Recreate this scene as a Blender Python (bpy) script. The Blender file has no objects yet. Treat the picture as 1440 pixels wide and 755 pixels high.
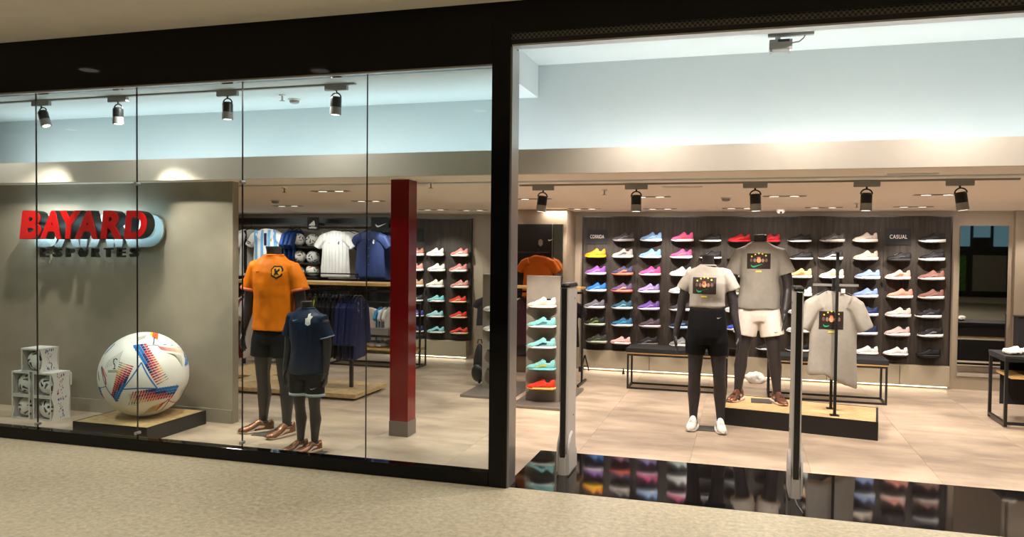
import bpy, bmesh, math, random
from mathutils import Vector, Matrix, noise
from mathutils.bvhtree import BVHTree
random.seed(7)
S = bpy.context.scene
C = S.collection
PI = math.pi

# ------------------------------------------------------------ camera
CAM_F = 1101.61
CY_, SY_ = math.cos(-.28643), math.sin(-.28643)
CP_, SP_ = math.cos(.02666), math.sin(.02666)
CR_, SR_ = math.cos(-.01018), math.sin(-.01018)
FW = Vector((SY_*CP_, CY_*CP_, -SP_))
RT0 = Vector((CY_, -SY_, 0)); DN0 = FW.cross(RT0)
RT = RT0*CR_ + DN0*SR_; DN = DN0*CR_ - RT0*SR_
EYE = Vector((0, 0, 1.7))
cd = bpy.data.cameras.new('camera'); cam = bpy.data.objects.new('camera', cd); C.objects.link(cam)
cd.sensor_width = 36; cd.lens = CAM_F/1440*36; cd.clip_start = .05
m = Matrix((RT, -DN, -FW)).transposed().to_4x4(); m.translation = EYE
cam.matrix_world = m
S.camera = cam

def ray(x, y): return FW + RT*((x-720)/CAM_F) + DN*((y-377)/CAM_F)
def fl(x, y, z=0):                       # point of the plane at height z seen at a pixel
    d = ray(x, y); return EYE + d*((z-1.7)/d.z)
def at(x, y, Y):                         # point of the plane at depth Y seen at a pixel
    d = ray(x, y); return EYE + d*(Y/d.y)

# ------------------------------------------------------------ world, exposure
w = bpy.data.worlds.new('world'); S.world = w; w.use_nodes = True
w.node_tree.nodes['Background'].inputs[0].default_value = (.9, .86, .78, 1)
w.node_tree.nodes['Background'].inputs[1].default_value = .05
vs = S.view_settings
vs.view_transform = 'Standard'; vs.look = 'None'; vs.gamma = 1; vs.use_curve_mapping = False
vs.exposure = 0.12
try:
    S.cycles.max_bounces = 8; S.cycles.transparent_max_bounces = 16; S.cycles.sample_clamp_indirect = 6
except Exception: pass

def lin(c):
    c = c/255; return c/12.92 if c <= .04045 else ((c+.055)/1.055)**2.4
def rgb(r, g, b): return (lin(r), lin(g), lin(b), 1)
def hx(s): return rgb(int(s[0:2], 16), int(s[2:4], 16), int(s[4:6], 16))

def light(kind, name, loc, power, color=(1, .9, .78), rot=(0, 0, 0), size=(.3, .3), spot=None, blend=.5, rad=.03, spread=PI):
    d = bpy.data.lights.new(name, kind); d.energy = power; d.color = color
    if kind == 'AREA':
        d.shape = 'RECTANGLE' if size[0] != size[1] else 'DISK'; d.size = size[0]
        d.spread = spread
        if size[0] != size[1]: d.size_y = size[1]
    if kind == 'SPOT': d.spot_size = spot; d.spot_blend = blend; d.shadow_soft_size = rad
    o = bpy.data.objects.new(name, d); o.location = loc; o.rotation_euler = rot; C.objects.link(o)
    return o
def aim(o, to):
    o.rotation_euler = (Vector(to)-Vector(o.location)).to_track_quat('-Z', 'Y').to_euler()
    return o

WARM = (1, .86, .70); NEUT = (1, .92, .84); COOL = (.90, .97, 1)
H_BEAM = 2.30
def ceil_z(Y): return 2.30 - .0196*(Y-6.17)
def ce(x, y):                            # point of the (slightly sloping) shop ceiling seen at a pixel
    d = ray(x, y); t = (2.30+.0196*6.17-1.7)/(d.z+.0196*d.y); return EYE + d*t

# shop light: recessed panels of the low ceiling
for i, X in enumerate((-6.6, -4.9, -3.2, -1.5, .2, 1.9, 3.4)):
    for j, Y in enumerate((7.3, 8.8)):
        if X > 3 and j == 0: continue
        light('AREA', 'shop_light', (X, Y, ceil_z(Y)-.03), 20 if X > -2.2 else 7, NEUT, size=(.36, .07), spread=2.3)
for i in range(9):                       # wall washers in front of the shoe walls and the garment wall
    X = -7.2 + i*1.25
    light('AREA', 'wall_wash', (X, 10.22, ceil_z(10.22)-.03), 6, NEUT, rot=(math.radians(12), 0, 0), size=(.75, .08))
for X, Yt_, pw in [(-1.76+.765*k, 10.84, 105) for k in range(6)] + [(-4.3, 11.25, 100), (-5.0, 11.25, 60), (-2.05, 10.84, 60), (3.3, 10.84, 60)] + [(-6.0, 10.9, 38), (-7.0, 10.9, 38)]:
    aim(light('SPOT', 'wall_spot', (X, Yt_-.95, ceil_z(9.9)-.04), pw, NEUT, spot=math.radians(66), blend=.6, rad=.02), (X, Yt_, 1.0))
for X, Y_, z_, pw in ((-7.0, 5.75, 2.98, 8), (-5.2, 5.75, 2.98, 8), (-3.4, 5.75, 2.98, 8), (-.70, 5.95, 3.27, 17), (.377, 5.98, 3.27, 17), (1.41, 5.93, 3.27, 17), (2.5, 5.93, 3.27, 14)):   # shop front zone
    light('AREA', 'front_light', (X, Y_, z_), pw, NEUT, size=(.14, .14), spread=PI if z_ < 3.1 else 1.75)
# cool cove lamps on the ledge behind the beam
light('AREA', 'cove_light', (-1.0, 6.42, 2.36), 43, COOL, rot=(math.radians(192), 0, 0), size=(13, .12))
# mall lamps
for X, Y in ((-6.2, 4.24), (-3.98, 3.66), (-1.0, 3.6), (2.2, 3.6), (5.4, 3.6), (-9.7, 1.12), (-6.4, 1.2), (-3.18, 1.27), (0, 1.2), (3.4, 1.2), (6.4, 1.2), (-5, -3), (0, -3), (5, -3)):
    light('AREA', 'mall_light', (X, Y, 3.395), 26, (1, .92, .80), size=(.2, .2), spread=2.15)

# ------------------------------------------------------------ materials
def newmat(name):
    m = bpy.data.materials.new(name); m.use_nodes = True
    return m, m.node_tree.nodes, m.node_tree.links, m.node_tree.nodes['Principled BSDF']
def mat(name, col, rough=.5, metal=0, var=0, scale=6, stretch=(1, 1, 1), bump=0, emit=None, es=1, coat=0, spec=None, detail=6, col2=None):
    m, n, l, p = newmat(name)
    p.inputs['Base Color'].default_value = col; p.inputs['Roughness'].default_value = rough; p.inputs['Metallic'].default_value = metal
    if spec is not None: p.inputs['Specular IOR Level'].default_value = spec
    if coat: p.inputs['Coat Weight'].default_value = coat
    if var or bump:
        tc = n.new('ShaderNodeTexCoord'); mp = n.new('ShaderNodeMapping'); mp.inputs['Scale'].default_value = stretch
        nz = n.new('ShaderNodeTexNoise'); nz.inputs['Scale'].default_value = scale; nz.inputs['Detail'].default_value = detail
        l.new(tc.outputs['Object'], mp.inputs[0]); l.new(mp.outputs[0], nz.inputs['Vector'])
        if var:
            r = n.new('ShaderNodeValToRGB'); r.color_ramp.elements[0].position = .3; r.color_ramp.elements[1].position = .7
            a = [max(0, v*(1-var)) for v in col[:3]]; b = [min(1, v*(1+var)) for v in col[:3]]
            if col2: b = col2[:3]; a = col[:3]
            r.color_ramp.elements[0].color = (*a, 1); r.color_ramp.elements[1].color = (*b, 1)
            l.new(nz.outputs['Fac'], r.inputs[0]); l.new(r.outputs[0], p.inputs['Base Color'])
        if bump:
            bp = n.new('ShaderNodeBump'); bp.inputs['Strength'].default_value = bump; bp.inputs['Distance'].default_value = .01
            l.new(nz.outputs['Fac'], bp.inputs['Height']); l.new(bp.outputs[0], p.inputs['Normal'])
    if emit: p.inputs['Emission Color'].default_value = emit; p.inputs['Emission Strength'].default_value = es
    return m
def tint(name, rough=.6, metal=0, var=.12, scale=30):      # colour comes from the object's own colour
    m, n, l, p = newmat(name)
    oi = n.new('ShaderNodeObjectInfo'); tc = n.new('ShaderNodeTexCoord'); nz = n.new('ShaderNodeTexNoise')
    nz.inputs['Scale'].default_value = scale
    mr = n.new('ShaderNodeMapRange'); mr.inputs['To Min'].default_value = 1-var; mr.inputs['To Max'].default_value = 1+var
    mx = n.new('ShaderNodeVectorMath'); mx.operation = 'SCALE'
    l.new(tc.outputs['Object'], nz.inputs['Vector']); l.new(nz.outputs['Fac'], mr.inputs['Value'])
    l.new(oi.outputs['Color'], mx.inputs[0]); l.new(mr.outputs[0], mx.inputs['Scale']); l.new(mx.outputs[0], p.inputs['Base Color'])
    p.inputs['Roughness'].default_value = rough; p.inputs['Metallic'].default_value = metal; p.inputs['Specular IOR Level'].default_value = .2 if not metal else .5
    return m
M = {}
M['black_gloss'] = mat('black_gloss', (.002, .002, .0022, 1), .05, spec=.2)
M['black'] = mat('black_paint', (.008, .008, .009, 1), .35)
M['blackmatte'] = mat('black_matte', (.010, .010, .011, 1), .8)
M['granite'] = mat('black_granite', (.006, .005, .005, 1), .05, var=.5, scale=90)
M['alu'] = mat('aluminium', (.42, .41, .40, 1), .35, .8)
M['greymetal'] = mat('grey_metal', (.30, .29, .28, 1), .45, .3)
M['cement'] = mat('burnished_cement', rgb(152, 142, 126), .55, var=.16, scale=2.2, detail=9, bump=.15)
M['cementlight'] = mat('light_cement_wall', rgb(142, 126, 106), .6, var=.10, scale=2, detail=9)
M['ceiling'] = mat('white_ceiling_paint', rgb(244, 232, 219), .8, var=.01)
M['cove'] = mat('cove_paint', rgb(199, 210, 213), .8, var=.01)
M['beam'] = mat('beam_paint', rgb(204, 194, 181), .7, var=.03)
M['mallceil'] = mat('mall_ceiling_paint', rgb(214, 208, 196), .8, var=.03)
M['wooddark'] = mat('dark_wood', rgb(55, 48, 42), .6, var=.38, scale=7, stretch=(6, 6, .5), detail=8, spec=.2)
M['wood'] = mat('pale_wood', rgb(205, 165, 105), .5, var=.22, scale=9, stretch=(1, 5, 5), detail=8)
M['gate'] = mat('grey_gate_plastic', rgb(196, 190, 184), .4)
M['backing'] = mat('sign_backing', rgb(150, 158, 160), .5)
M['osb'] = mat('pale_wood_board', rgb(192, 160, 114), .5, var=.28, scale=11, stretch=(1.4, 4, 4), detail=10)
M['skirt'] = mat('beige_skirting', rgb(150, 138, 116), .6, var=.04)
M['red'] = mat('red_lacquer', rgb(122, 4, 7), .18, var=.03)
M['signred'] = mat('red_sign_face', rgb(214, 10, 14), .4)
M['halo'] = mat('sign_backlight', (.6, .9, 1, 1), .5, emit=(.55, .88, 1, 1), es=5)
M['led'] = mat('led_strip', (1, .9, .7, 1), .5, emit=(1, .86, .62, 1), es=4)
M['ledcool'] = mat('cool_led_strip', (1, 1, 1, 1), .5, emit=(.8, .95, 1, 1), es=6)
M['lamp'] = mat('lamp_glow', (1, .9, .7, 1), .5, emit=(1, .88, .66, 1), es=7)
M['lampdim'] = mat('lamp_lens', (1, .93, .8, 1), .5, emit=(1, .9, .75, 1), es=2.2)
M['white'] = mat('white_plastic', rgb(225, 220, 212), .45)
M['signtext'] = mat('white_lettering', rgb(225, 222, 215), .5)
M['mannequin'] = mat('charcoal_mannequin', rgb(44, 40, 43), .42, var=.06)
M['cloth'] = tint('garment_fabric', .75, var=.10, scale=25)
M['satin'] = tint('satin_jersey_fabric', .5, var=.12, scale=5)
M['upper'] = tint('shoe_upper', .6, var=.30, scale=55)
M['ring'] = mat('spotlight_ring', rgb(150, 146, 142), .6)
M['plate'] = mat('dark_steel_plate', rgb(78, 74, 70), .5, .3)
M['sole'] = tint('shoe_sole', .5, var=.05)
M['flat'] = tint('flat_print', .6, var=.03)
M['copper'] = tint('metallic_shoe', .3, .75, var=.15)
M['shelfdark'] = mat('shelf_black', rgb(30, 27, 24), .5)
M['mirror'] = mat('mirror_silver', (.78, .80, .80, 1), .015, 1)
M['ball'] = mat('ball_white', rgb(228, 224, 216), .38, bump=.05, scale=120)
M['card'] = mat('white_cardboard', rgb(214, 210, 204), .6)
M['greycem'] = mat('grey_display_board', rgb(122, 114, 104), .6, var=.14, scale=5, detail=9)
M['base'] = mat('grey_base_plate', rgb(120, 110, 102), .35, .3)
M['rubber'] = mat('rubber', (.02, .02, .02, 1), .7)

def floor_mat():
    m, n, l, p = newmat('porcelain_tile')
    tc = n.new('ShaderNodeTexCoord'); oi = n.new('ShaderNodeObjectInfo'); ad = n.new('ShaderNodeVectorMath'); ad.operation = 'ADD'
    sc = n.new('ShaderNodeVectorMath'); sc.operation = 'SCALE'; sc.inputs['Scale'].default_value = 40
    l.new(oi.outputs['Random'], sc.inputs[0]); l.new(tc.outputs['Object'], ad.inputs[0]); l.new(sc.outputs[0], ad.inputs[1])
    mp = n.new('ShaderNodeMapping'); mp.inputs['Scale'].default_value = (.8, 1.7, 1); l.new(ad.outputs[0], mp.inputs[0])
    a = n.new('ShaderNodeTexNoise'); a.inputs['Scale'].default_value = 2.4; a.inputs['Detail'].default_value = 9; a.inputs['Roughness'].default_value = .6
    l.new(mp.outputs[0], a.inputs['Vector'])
    r = n.new('ShaderNodeValToRGB'); e = r.color_ramp.elements
    e[0].position = .32; e[0].color = rgb(152, 134, 116); e[1].position = .68; e[1].color = rgb(196, 175, 152)
    l.new(a.outputs['Fac'], r.inputs[0]); l.new(r.outputs[0], p.inputs['Base Color'])
    p.inputs['Roughness'].default_value = .36; p.inputs['Specular IOR Level'].default_value = .4
    return m
M['tile'] = floor_mat()
def mall_floor_mat():
    m, n, l, p = newmat('speckled_terrazzo')
    tc = n.new('ShaderNodeTexCoord')
    a = n.new('ShaderNodeTexNoise'); a.inputs['Scale'].default_value = 26; a.inputs['Detail'].default_value = 10; a.inputs['Roughness'].default_value = .75
    b = n.new('ShaderNodeTexNoise'); b.inputs['Scale'].default_value = 1.3; b.inputs['Detail'].default_value = 4
    v = n.new('ShaderNodeTexVoronoi'); v.inputs['Scale'].default_value = 34
    for t in (a, b, v): l.new(tc.outputs['Object'], t.inputs['Vector'])
    r = n.new('ShaderNodeValToRGB'); e = r.color_ramp.elements
    e[0].position = .33; e[0].color = rgb(136, 127, 107); e[1].position = .66; e[1].color = rgb(188, 178, 153)
    l.new(a.outputs['Fac'], r.inputs[0])
    r2 = n.new('ShaderNodeValToRGB'); e = r2.color_ramp.elements
    e[0].position = .05; e[0].color = (.55, .5, .42, 1); e[1].position = .16; e[1].color = (1, 1, 1, 1)
    l.new(v.outputs['Distance'], r2.inputs[0])
    mx = n.new('ShaderNodeMix'); mx.data_type = 'RGBA'; mx.blend_type = 'MULTIPLY'; mx.inputs[0].default_value = .3
    l.new(r.outputs[0], mx.inputs[6]); l.new(r2.outputs[0], mx.inputs[7])
    mr = n.new('ShaderNodeMapRange'); mr.inputs['To Min'].default_value = .8; mr.inputs['To Max'].default_value = 1.15
    l.new(b.outputs['Fac'], mr.inputs['Value'])
    s = n.new('ShaderNodeVectorMath'); s.operation = 'SCALE'; l.new(mx.outputs[2], s.inputs[0]); l.new(mr.outputs[0], s.inputs['Scale'])
    l.new(s.outputs[0], p.inputs['Base Color']); p.inputs['Roughness'].default_value = .38
    return m
M['mallfloor'] = mall_floor_mat()
def glass_mat():
    m, n, l, p = newmat('shop_glass'); n.remove(p)
    t = n.new('ShaderNodeBsdfTransparent'); t.inputs[0].default_value = (.90, .955, .96, 1)
    g = n.new('ShaderNodeBsdfGlossy'); g.inputs['Roughness'].default_value = .0
    f = n.new('ShaderNodeFresnel'); f.inputs['IOR'].default_value = 1.45
    ge = n.new('ShaderNodeNewGeometry'); iv = n.new('ShaderNodeMath'); iv.operation = 'SUBTRACT'; iv.inputs[0].default_value = 1; l.new(ge.outputs['Backfacing'], iv.inputs[1])
    mu = n.new('ShaderNodeMath'); mu.operation = 'MULTIPLY'; l.new(f.outputs[0], mu.inputs[0]); l.new(iv.outputs[0], mu.inputs[1])
    x = n.new('ShaderNodeMixShader'); l.new(mu.outputs[0], x.inputs[0]); l.new(t.outputs[0], x.inputs[1]); l.new(g.outputs[0], x.inputs[2])
    l.new(x.outputs[0], n['Material Output'].inputs[0]); return m
M['glass'] = glass_mat()
def mesh_mat():
    m, n, l, p = newmat('perforated_shutter')
    tc = n.new('ShaderNodeTexCoord'); mp = n.new('ShaderNodeMapping'); mp.inputs['Scale'].default_value = (60, 1, 60)
    ck = n.new('ShaderNodeTexChecker'); ck.inputs['Scale'].default_value = 1; ck.inputs[1].default_value = (.12, .115, .11, 1); ck.inputs[2].default_value = (.01, .01, .01, 1)
    l.new(tc.outputs['Object'], mp.inputs[0]); l.new(mp.outputs[0], ck.inputs['Vector']); l.new(ck.outputs[0], p.inputs['Base Color'])
    p.inputs['Roughness'].default_value = .5; return m
M['grille'] = mesh_mat()

# ------------------------------------------------------------ mesh building
class MB:
    def __init__(s): s.v = []; s.f = []
    def add(s, vs, fs):
        k = len(s.v); s.v += [tuple(v) for v in vs]; s.f += [tuple(i+k for i in f) for f in fs]; return s
    def box(s, x0, x1, y0, y1, z0, z1, bev=0):
        if bev:
            b = bev; P = []
            for z, i in ((z0, b), (z0+b, 0), (z1-b, 0), (z1, b)):
                P.append([(x0+i, y0+i, z), (x1-i, y0+i, z), (x1-i, y1-i, z), (x0+i, y1-i, z)])
            return s.loft(P)
        return s.add([(x0, y0, z0), (x1, y0, z0), (x1, y1, z0), (x0, y1, z0), (x0, y0, z1), (x1, y0, z1), (x1, y1, z1), (x0, y1, z1)],
                     [(0, 3, 2, 1), (4, 5, 6, 7), (0, 1, 5, 4), (1, 2, 6, 5), (2, 3, 7, 6), (3, 0, 4, 7)])
    def loft(s, rings, cap=True, closed=True):
        n = len(rings[0]); vs = [p for r in rings for p in r]; fs = []
        for i in range(len(rings)-1):
            for j in range(n if closed else n-1):
                a = i*n+j; b = i*n+(j+1) % n; fs.append((a, b, b+n, a+n))
        if cap: fs.append(tuple(reversed(range(n)))); fs.append(tuple((len(rings)-1)*n+j for j in range(n)))
        return s.add(vs, fs)
    def tube(s, pts, rad, n=12, cap=True, rnd=False):
        pts = [Vector(p) for p in pts]
        if not hasattr(rad, '__len__'): rad = [rad]*len(pts)
        if rnd:                                    # rounded ends
            d0 = (pts[0]-pts[1]).normalized(); d1 = (pts[-1]-pts[-2]).normalized()
            pts = [pts[0]+d0*rad[0]*.95, pts[0]+d0*rad[0]*.6]+pts+[pts[-1]+d1*rad[-1]*.6, pts[-1]+d1*rad[-1]*.95]
            rad = [rad[0]*.3, rad[0]*.8]+list(rad)+[rad[-1]*.8, rad[-1]*.3]
        rings = []; up = None
        for i, p in enumerate(pts):
            t = (pts[min(i+1, len(pts)-1)]-pts[max(i-1, 0)]).normalized()
            if up is None: up = Vector((0, 0, 1)) if abs(t.z) < .9 else Vector((0, 1, 0))
            a = t.cross(up)
            if a.length < 1e-4: a = t.orthogonal()
            a.normalize(); b = t.cross(a); up = a.cross(t)
            rings.append([tuple(p+(a*math.cos(q*2*PI/n)+b*math.sin(q*2*PI/n))*rad[i]) for q in range(n)])
        return s.loft(rings, cap)
    def lathe(s, prof, c=(0, 0, 0), n=20, cap=True):
        return s.loft([[(c[0]+r*math.cos(q*2*PI/n), c[1]+r*math.sin(q*2*PI/n), c[2]+z) for q in range(n)] for r, z in prof], cap)
    def prism(s, poly, y0, y1):                    # polygon in XZ, extruded along Y
        return s.loft([[(x, y0, z) for x, z in poly], [(x, y1, z) for x, z in poly]])
    def ell(s, c, r, n=14, k=8):
        return s.loft([[(c[0]+r[0]*math.sin(PI*(i+.5)/(k+1))*math.cos(q*2*PI/n), c[1]+r[1]*math.sin(PI*(i+.5)/(k+1))*math.sin(q*2*PI/n), c[2]-r[2]*math.cos(PI*(i+.5)/(k+1))) for q in range(n)] for i in range(k+1)])
    def mesh(s, name):
        me = bpy.data.meshes.new(name); me.from_pydata(s.v, [], s.f)
        bm = bmesh.new(); bm.from_mesh(me); bmesh.ops.recalc_face_normals(bm, faces=bm.faces); bm.to_mesh(me); bm.free()
        return me

def tag(o, label=None, cat=None, group=None, kind=None):
    if label: o['label'] = label
    if cat: o['category'] = cat
    if group: o['group'] = group
    if kind: o['kind'] = kind
    return o
def obj(name, b, m=None, parent=None, loc=None, col=None, smooth=False, bevel=0, rotz=0):
    me = b.mesh(name) if isinstance(b, MB) else b
    o = bpy.data.objects.new(name, me); C.objects.link(o)
    if m and not me.materials: me.materials.append(M[m] if isinstance(m, str) else m)
    if parent: o.parent = parent
    if loc is not None: o.location = loc
    if rotz: o.rotation_euler = (0, 0, rotz)
    if col: o.color = col
    if smooth:
        for p in me.polygons: p.use_smooth = True
    if bevel:
        md = o.modifiers.new('bevel', 'BEVEL'); md.width = bevel; md.segments = 2; md.limit_method = 'ANGLE'
    return o
def thing(name, label, cat, loc=(0, 0, 0), rotz=0, group=None):
    o = bpy.data.objects.new(name, None); C.objects.link(o); o.location = loc; o.rotation_euler = (0, 0, rotz)
    o.empty_display_size = .1
    return tag(o, label, cat, group)
def struct(name, b, m, parent=None, **k):
    o = obj(name, b, m, parent, **k)
    if parent is None: o['kind'] = 'structure'
    return o
KIDS = {}
def dup(root, loc=None, rotz=None, label=None, group=None):
    def cp(o, par):
        c = o.copy(); C.objects.link(c)
        if par: c.parent = par
        for ch in kids.get(o.name, []): cp(ch, c)
        return c
    kids = {}
    todo = [root]
    allo = [o for o in C.objects if o.parent]
    for o in allo: kids.setdefault(o.parent.name, []).append(o)
    r = cp(root, None)
    if loc is not None: r.location = loc
    if rotz is not None: r.rotation_euler = (0, 0, rotz)
    if label: r['label'] = label
    if group: r['group'] = group
    return r

def fuse(b, voxel=.008, smooth=6, fac=.5):         # weld overlapping solids into one continuous skin
    me = b.mesh('tmp'); o = bpy.data.objects.new('tmp', me); C.objects.link(o)
    r = o.modifiers.new('r', 'REMESH'); r.mode = 'VOXEL'; r.voxel_size = voxel
    if smooth:
        s = o.modifiers.new('s', 'SMOOTH'); s.factor = fac; s.iterations = smooth
    bpy.context.view_layer.update()
    out = bpy.data.meshes.new_from_object(o.evaluated_get(bpy.context.evaluated_depsgraph_get()))
    bpy.data.objects.remove(o); out.materials.clear()
    for p in out.polygons: p.use_smooth = True
    return out
def wrinkle(me, amp, f, seed=0, vert=None):
    ns = [v.normal.copy() for v in me.vertices]
    for v, nn in zip(me.vertices, ns):
        p = v.co
        q = Vector((p.x*f[0]+seed, p.y*f[1], p.z*f[2]))
        a = noise.noise(q)+.5*noise.noise(q*2.1)
        v.co = p + nn*(amp*a)
    me.update()
    return me
def bvh(me): return BVHTree.FromPolygons([v.co for v in me.vertices], [tuple(p.vertices) for p in me.polygons])
def project(tree, v2, faces, off=.003, y0=-1.0, xf=None):
    """lay a flat figure given in (x, z) onto the front of a surface"""
    out = []; last = 0
    for x, z in v2:
        h = tree.ray_cast(Vector((x, y0, z)), Vector((0, 1, 0)))
        y = h[0].y if h[0] is not None else last
        last = y; out.append((x, y-off, z))
    b = MB(); b.add(out, faces); return b
def grid2(x0, x1, z0, z1, nx, nz):
    v = [(x0+(x1-x0)*i/nx, z0+(z1-z0)*j/nz) for j in range(nz+1) for i in range(nx+1)]
    f = [(j*(nx+1)+i, j*(nx+1)+i+1, (j+1)*(nx+1)+i+1, (j+1)*(nx+1)+i) for j in range(nz) for i in range(nx)]
    return v, f
def poly2(pts, cx=0, cz=0, s=1):
    n = len(pts); mx, mz = sum(p[0] for p in pts)/n, sum(p[1] for p in pts)/n; v = [(cx+mx*s, cz+mz*s)]
    for q in (.5, 1): v += [(cx+(mx+(x-mx)*q)*s, cz+(mz+(z-mz)*q)*s) for x, z in pts]
    return v, [(0, 1+i, 1+(i+1) % n) for i in range(n)] + [(1+i, 1+n+i, 1+n+(i+1) % n, 1+(i+1) % n) for i in range(n)]
SWOOSH = [(-.5, .08), (-.46, -.05), (-.40, -.13), (-.30, -.17), (-.18, -.15), (.5, .16), (-.14, -.03), (-.26, -.05), (-.36, -.03), (-.42, .02)]
SW_F = [(0, 1, 2, 9), (9, 2, 3, 8), (8, 3, 4, 7), (7, 4, 6), (4, 5, 6)]
def disc2(cx, cz, r, n=12, rz=None):
    return [(cx+r*math.cos(i*2*PI/n), cz+(rz or r)*math.sin(i*2*PI/n)) for i in range(n)], [tuple(range(n))]

def text_mesh(txt, size=1, extrude=.01, offset=0, shear=0, align='CENTER', space=1):
    cu = bpy.data.curves.new('t', 'FONT'); cu.body = txt; cu.size = size; cu.extrude = extrude; cu.offset = offset
    cu.shear = shear; cu.align_x = align; cu.space_character = space; cu.resolution_u = 4
    o = bpy.data.objects.new('t', cu); C.objects.link(o); bpy.context.view_layer.update()
    me = bpy.data.meshes.new_from_object(o.evaluated_get(bpy.context.evaluated_depsgraph_get()))
    bpy.data.objects.remove(o)
    for v in me.vertices: v.co = Vector((v.co.x, -v.co.z, v.co.y))
    me.materials.clear(); me.update(); return me
def fit_mesh(me, w=None, h=None):
    xs = [v.co.x for v in me.vertices]; zs = [v.co.z for v in me.vertices]
    x0, x1, z0, z1 = min(xs), max(xs), min(zs), max(zs)
    sx = w/(x1-x0) if w else 1; sz = h/(z1-z0) if h else sx
    if not w: sx = sz
    for v in me.vertices: v.co.x = (v.co.x-(x0+x1)/2)*sx; v.co.z = (v.co.z-z0)*sz
    me.update(); return me
# ============================================================ SETTING
XL, XR, YB = -8.45, 5.6, 11.32
fr = struct('floor', MB().box(XL, XR, 5.3, YB, -.06, -.004), 'rubber')
full = None
xs = [XL] + [1.44+.91*k for k in range(-11, 5) if XL < 1.44+.91*k < XR] + [XR]
ys = [5.34, 6.352] + [6.352+.91*k for k in range(1, 6)] + [YB]
for j in range(len(ys)-1):
    for i in range(len(xs)-1):
        x0, x1, y0, y1 = xs[i], xs[i+1], ys[j], ys[j+1]
        if j == 0:
            if x0 >= -1.6: continue
            x1 = min(x1, -1.6)
        gx = .0008
        wd, dp = x1-x0, y1-y0
        if abs(wd-.91) < 1e-3 and abs(dp-.91) < 1e-3:
            if full is None: full = MB().box(gx, .91-gx, gx, .91-gx, -.004, 0, .0008).mesh('tile')
            obj('tile', full, 'tile', fr, (x0, y0, 0))
        else:
            obj('tile', MB().box(gx, wd-gx, gx, dp-gx, -.004, 0, .0008), 'tile', fr, (x0, y0, 0))
struct('threshold', MB().box(-1.6, XR, 5.29, 6.35, -.02, .001), 'granite')
struct('floor', MB().box(-11, 9, -8, 5.29, -.06, 0), 'mallfloor')
struct('ceiling', MB().box(-11, 9, -8, 5.25, 3.41, 3.47), 'mallceil')
b = MB(); P = lambda z: [(XL, 6.21, ceil_z(6.21)+z), (XR, 6.21, ceil_z(6.21)+z), (XR, YB, ceil_z(YB)+z), (XL, YB, ceil_z(YB)+z)]
b.loft([P(0), P(.05)]); struct('ceiling', b, 'ceiling')
struct('ceiling', MB().box(XL, -1.75, 5.40, 6.7, 3.02, 3.42), 'cove')
struct('ceiling', MB().box(-1.75, XR, 5.40, 6.7, 3.30, 3.42), 'cove')
struct('wall_upper', MB().box(XL, XR, 6.7, 6.78, 2.28, 3.42), 'cove')
struct('trim_1', MB().box(XL, XR, 6.17, 6.212, 2.30, 2.50), 'beam')
led = struct('trim_2', MB().box(-7.9, 5.3, 6.40, 6.43, 2.325, 2.34), 'white')
obj('led_strip', MB().box(-7.9, 5.3, 6.405, 6.425, 2.34, 2.346), 'ledcool', led)
sw = struct('wall_sign', MB().box(XL, -4.625, 6.355, 6.445, 0, 2.32), 'cement')
obj('baseboard_sign', MB().box(XL, -4.63, 6.345, 6.355, 0, .13), 'cement', sw)
struct('wall_left', MB().box(XL-.1, XL, 5.3, YB, 0, 3.42), 'cementlight')
struct('wall_right', MB().box(XR, XR+.1, 5.3, YB, 0, 3.42), 'cementlight')
struct('wall_back', MB().box(-2.27, XR, 10.86, YB, 0, 2.3), 'cementlight')
struct('wall_back', MB().box(XL, -3.15, 11.28, YB+.05, 0, 2.3), 'cementlight')
struct('wall_column', MB().box(-3.15, -2.27, 10.28, YB, 0, 2.3), 'cementlight')
struct('wall_pilaster', MB().box(3.15, 3.9, 10.78, 10.86, 0, 2.3), 'cementlight')
# mall side, seen only in reflections
struct('wall_mall', MB().box(-11, 9, -8.1, -8, 0, 3.42), 'mallceil')
struct('wall_mall', MB().box(-11.1, -11, -8, 5.2, 0, 3.42), 'mallceil')
struct('wall_mall', MB().box(9, 9.1, -8, 5.2, 0, 3.42), 'mallceil')
struct('wall_mall', MB().box(-11, XL, 5.2, 5.3, 0, 3.42), 'black')
M['shopwin'] = mat('lit_window', rgb(150, 200, 220), .3, emit=(.35, .75, 1, 1), es=.12)
M['green'] = mat('green_foliage', rgb(70, 130, 50), .6, var=.4, scale=8)
w1 = struct('window_6', MB().box(3.6, 8.6, -7.98, -7.9, .2, 3.0), 'black')
for k in range(8): obj('pane', MB().box(3.8+k*.6, 4.3+k*.6, -7.9, -7.88, 1.9 if k % 3 else 2.2, 2.6), 'shopwin', w1)
obj('red_band', MB().box(5.2, 7.4, -7.89, -7.87, 2.7, 2.95), 'red', w1)
for k in range(4): obj('pane', MB().box(3.8+k*1.2, 4.8+k*1.2, -7.9, -7.88, .4, 1.6), 'green' if k == 2 else 'greymetal', w1)

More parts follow.
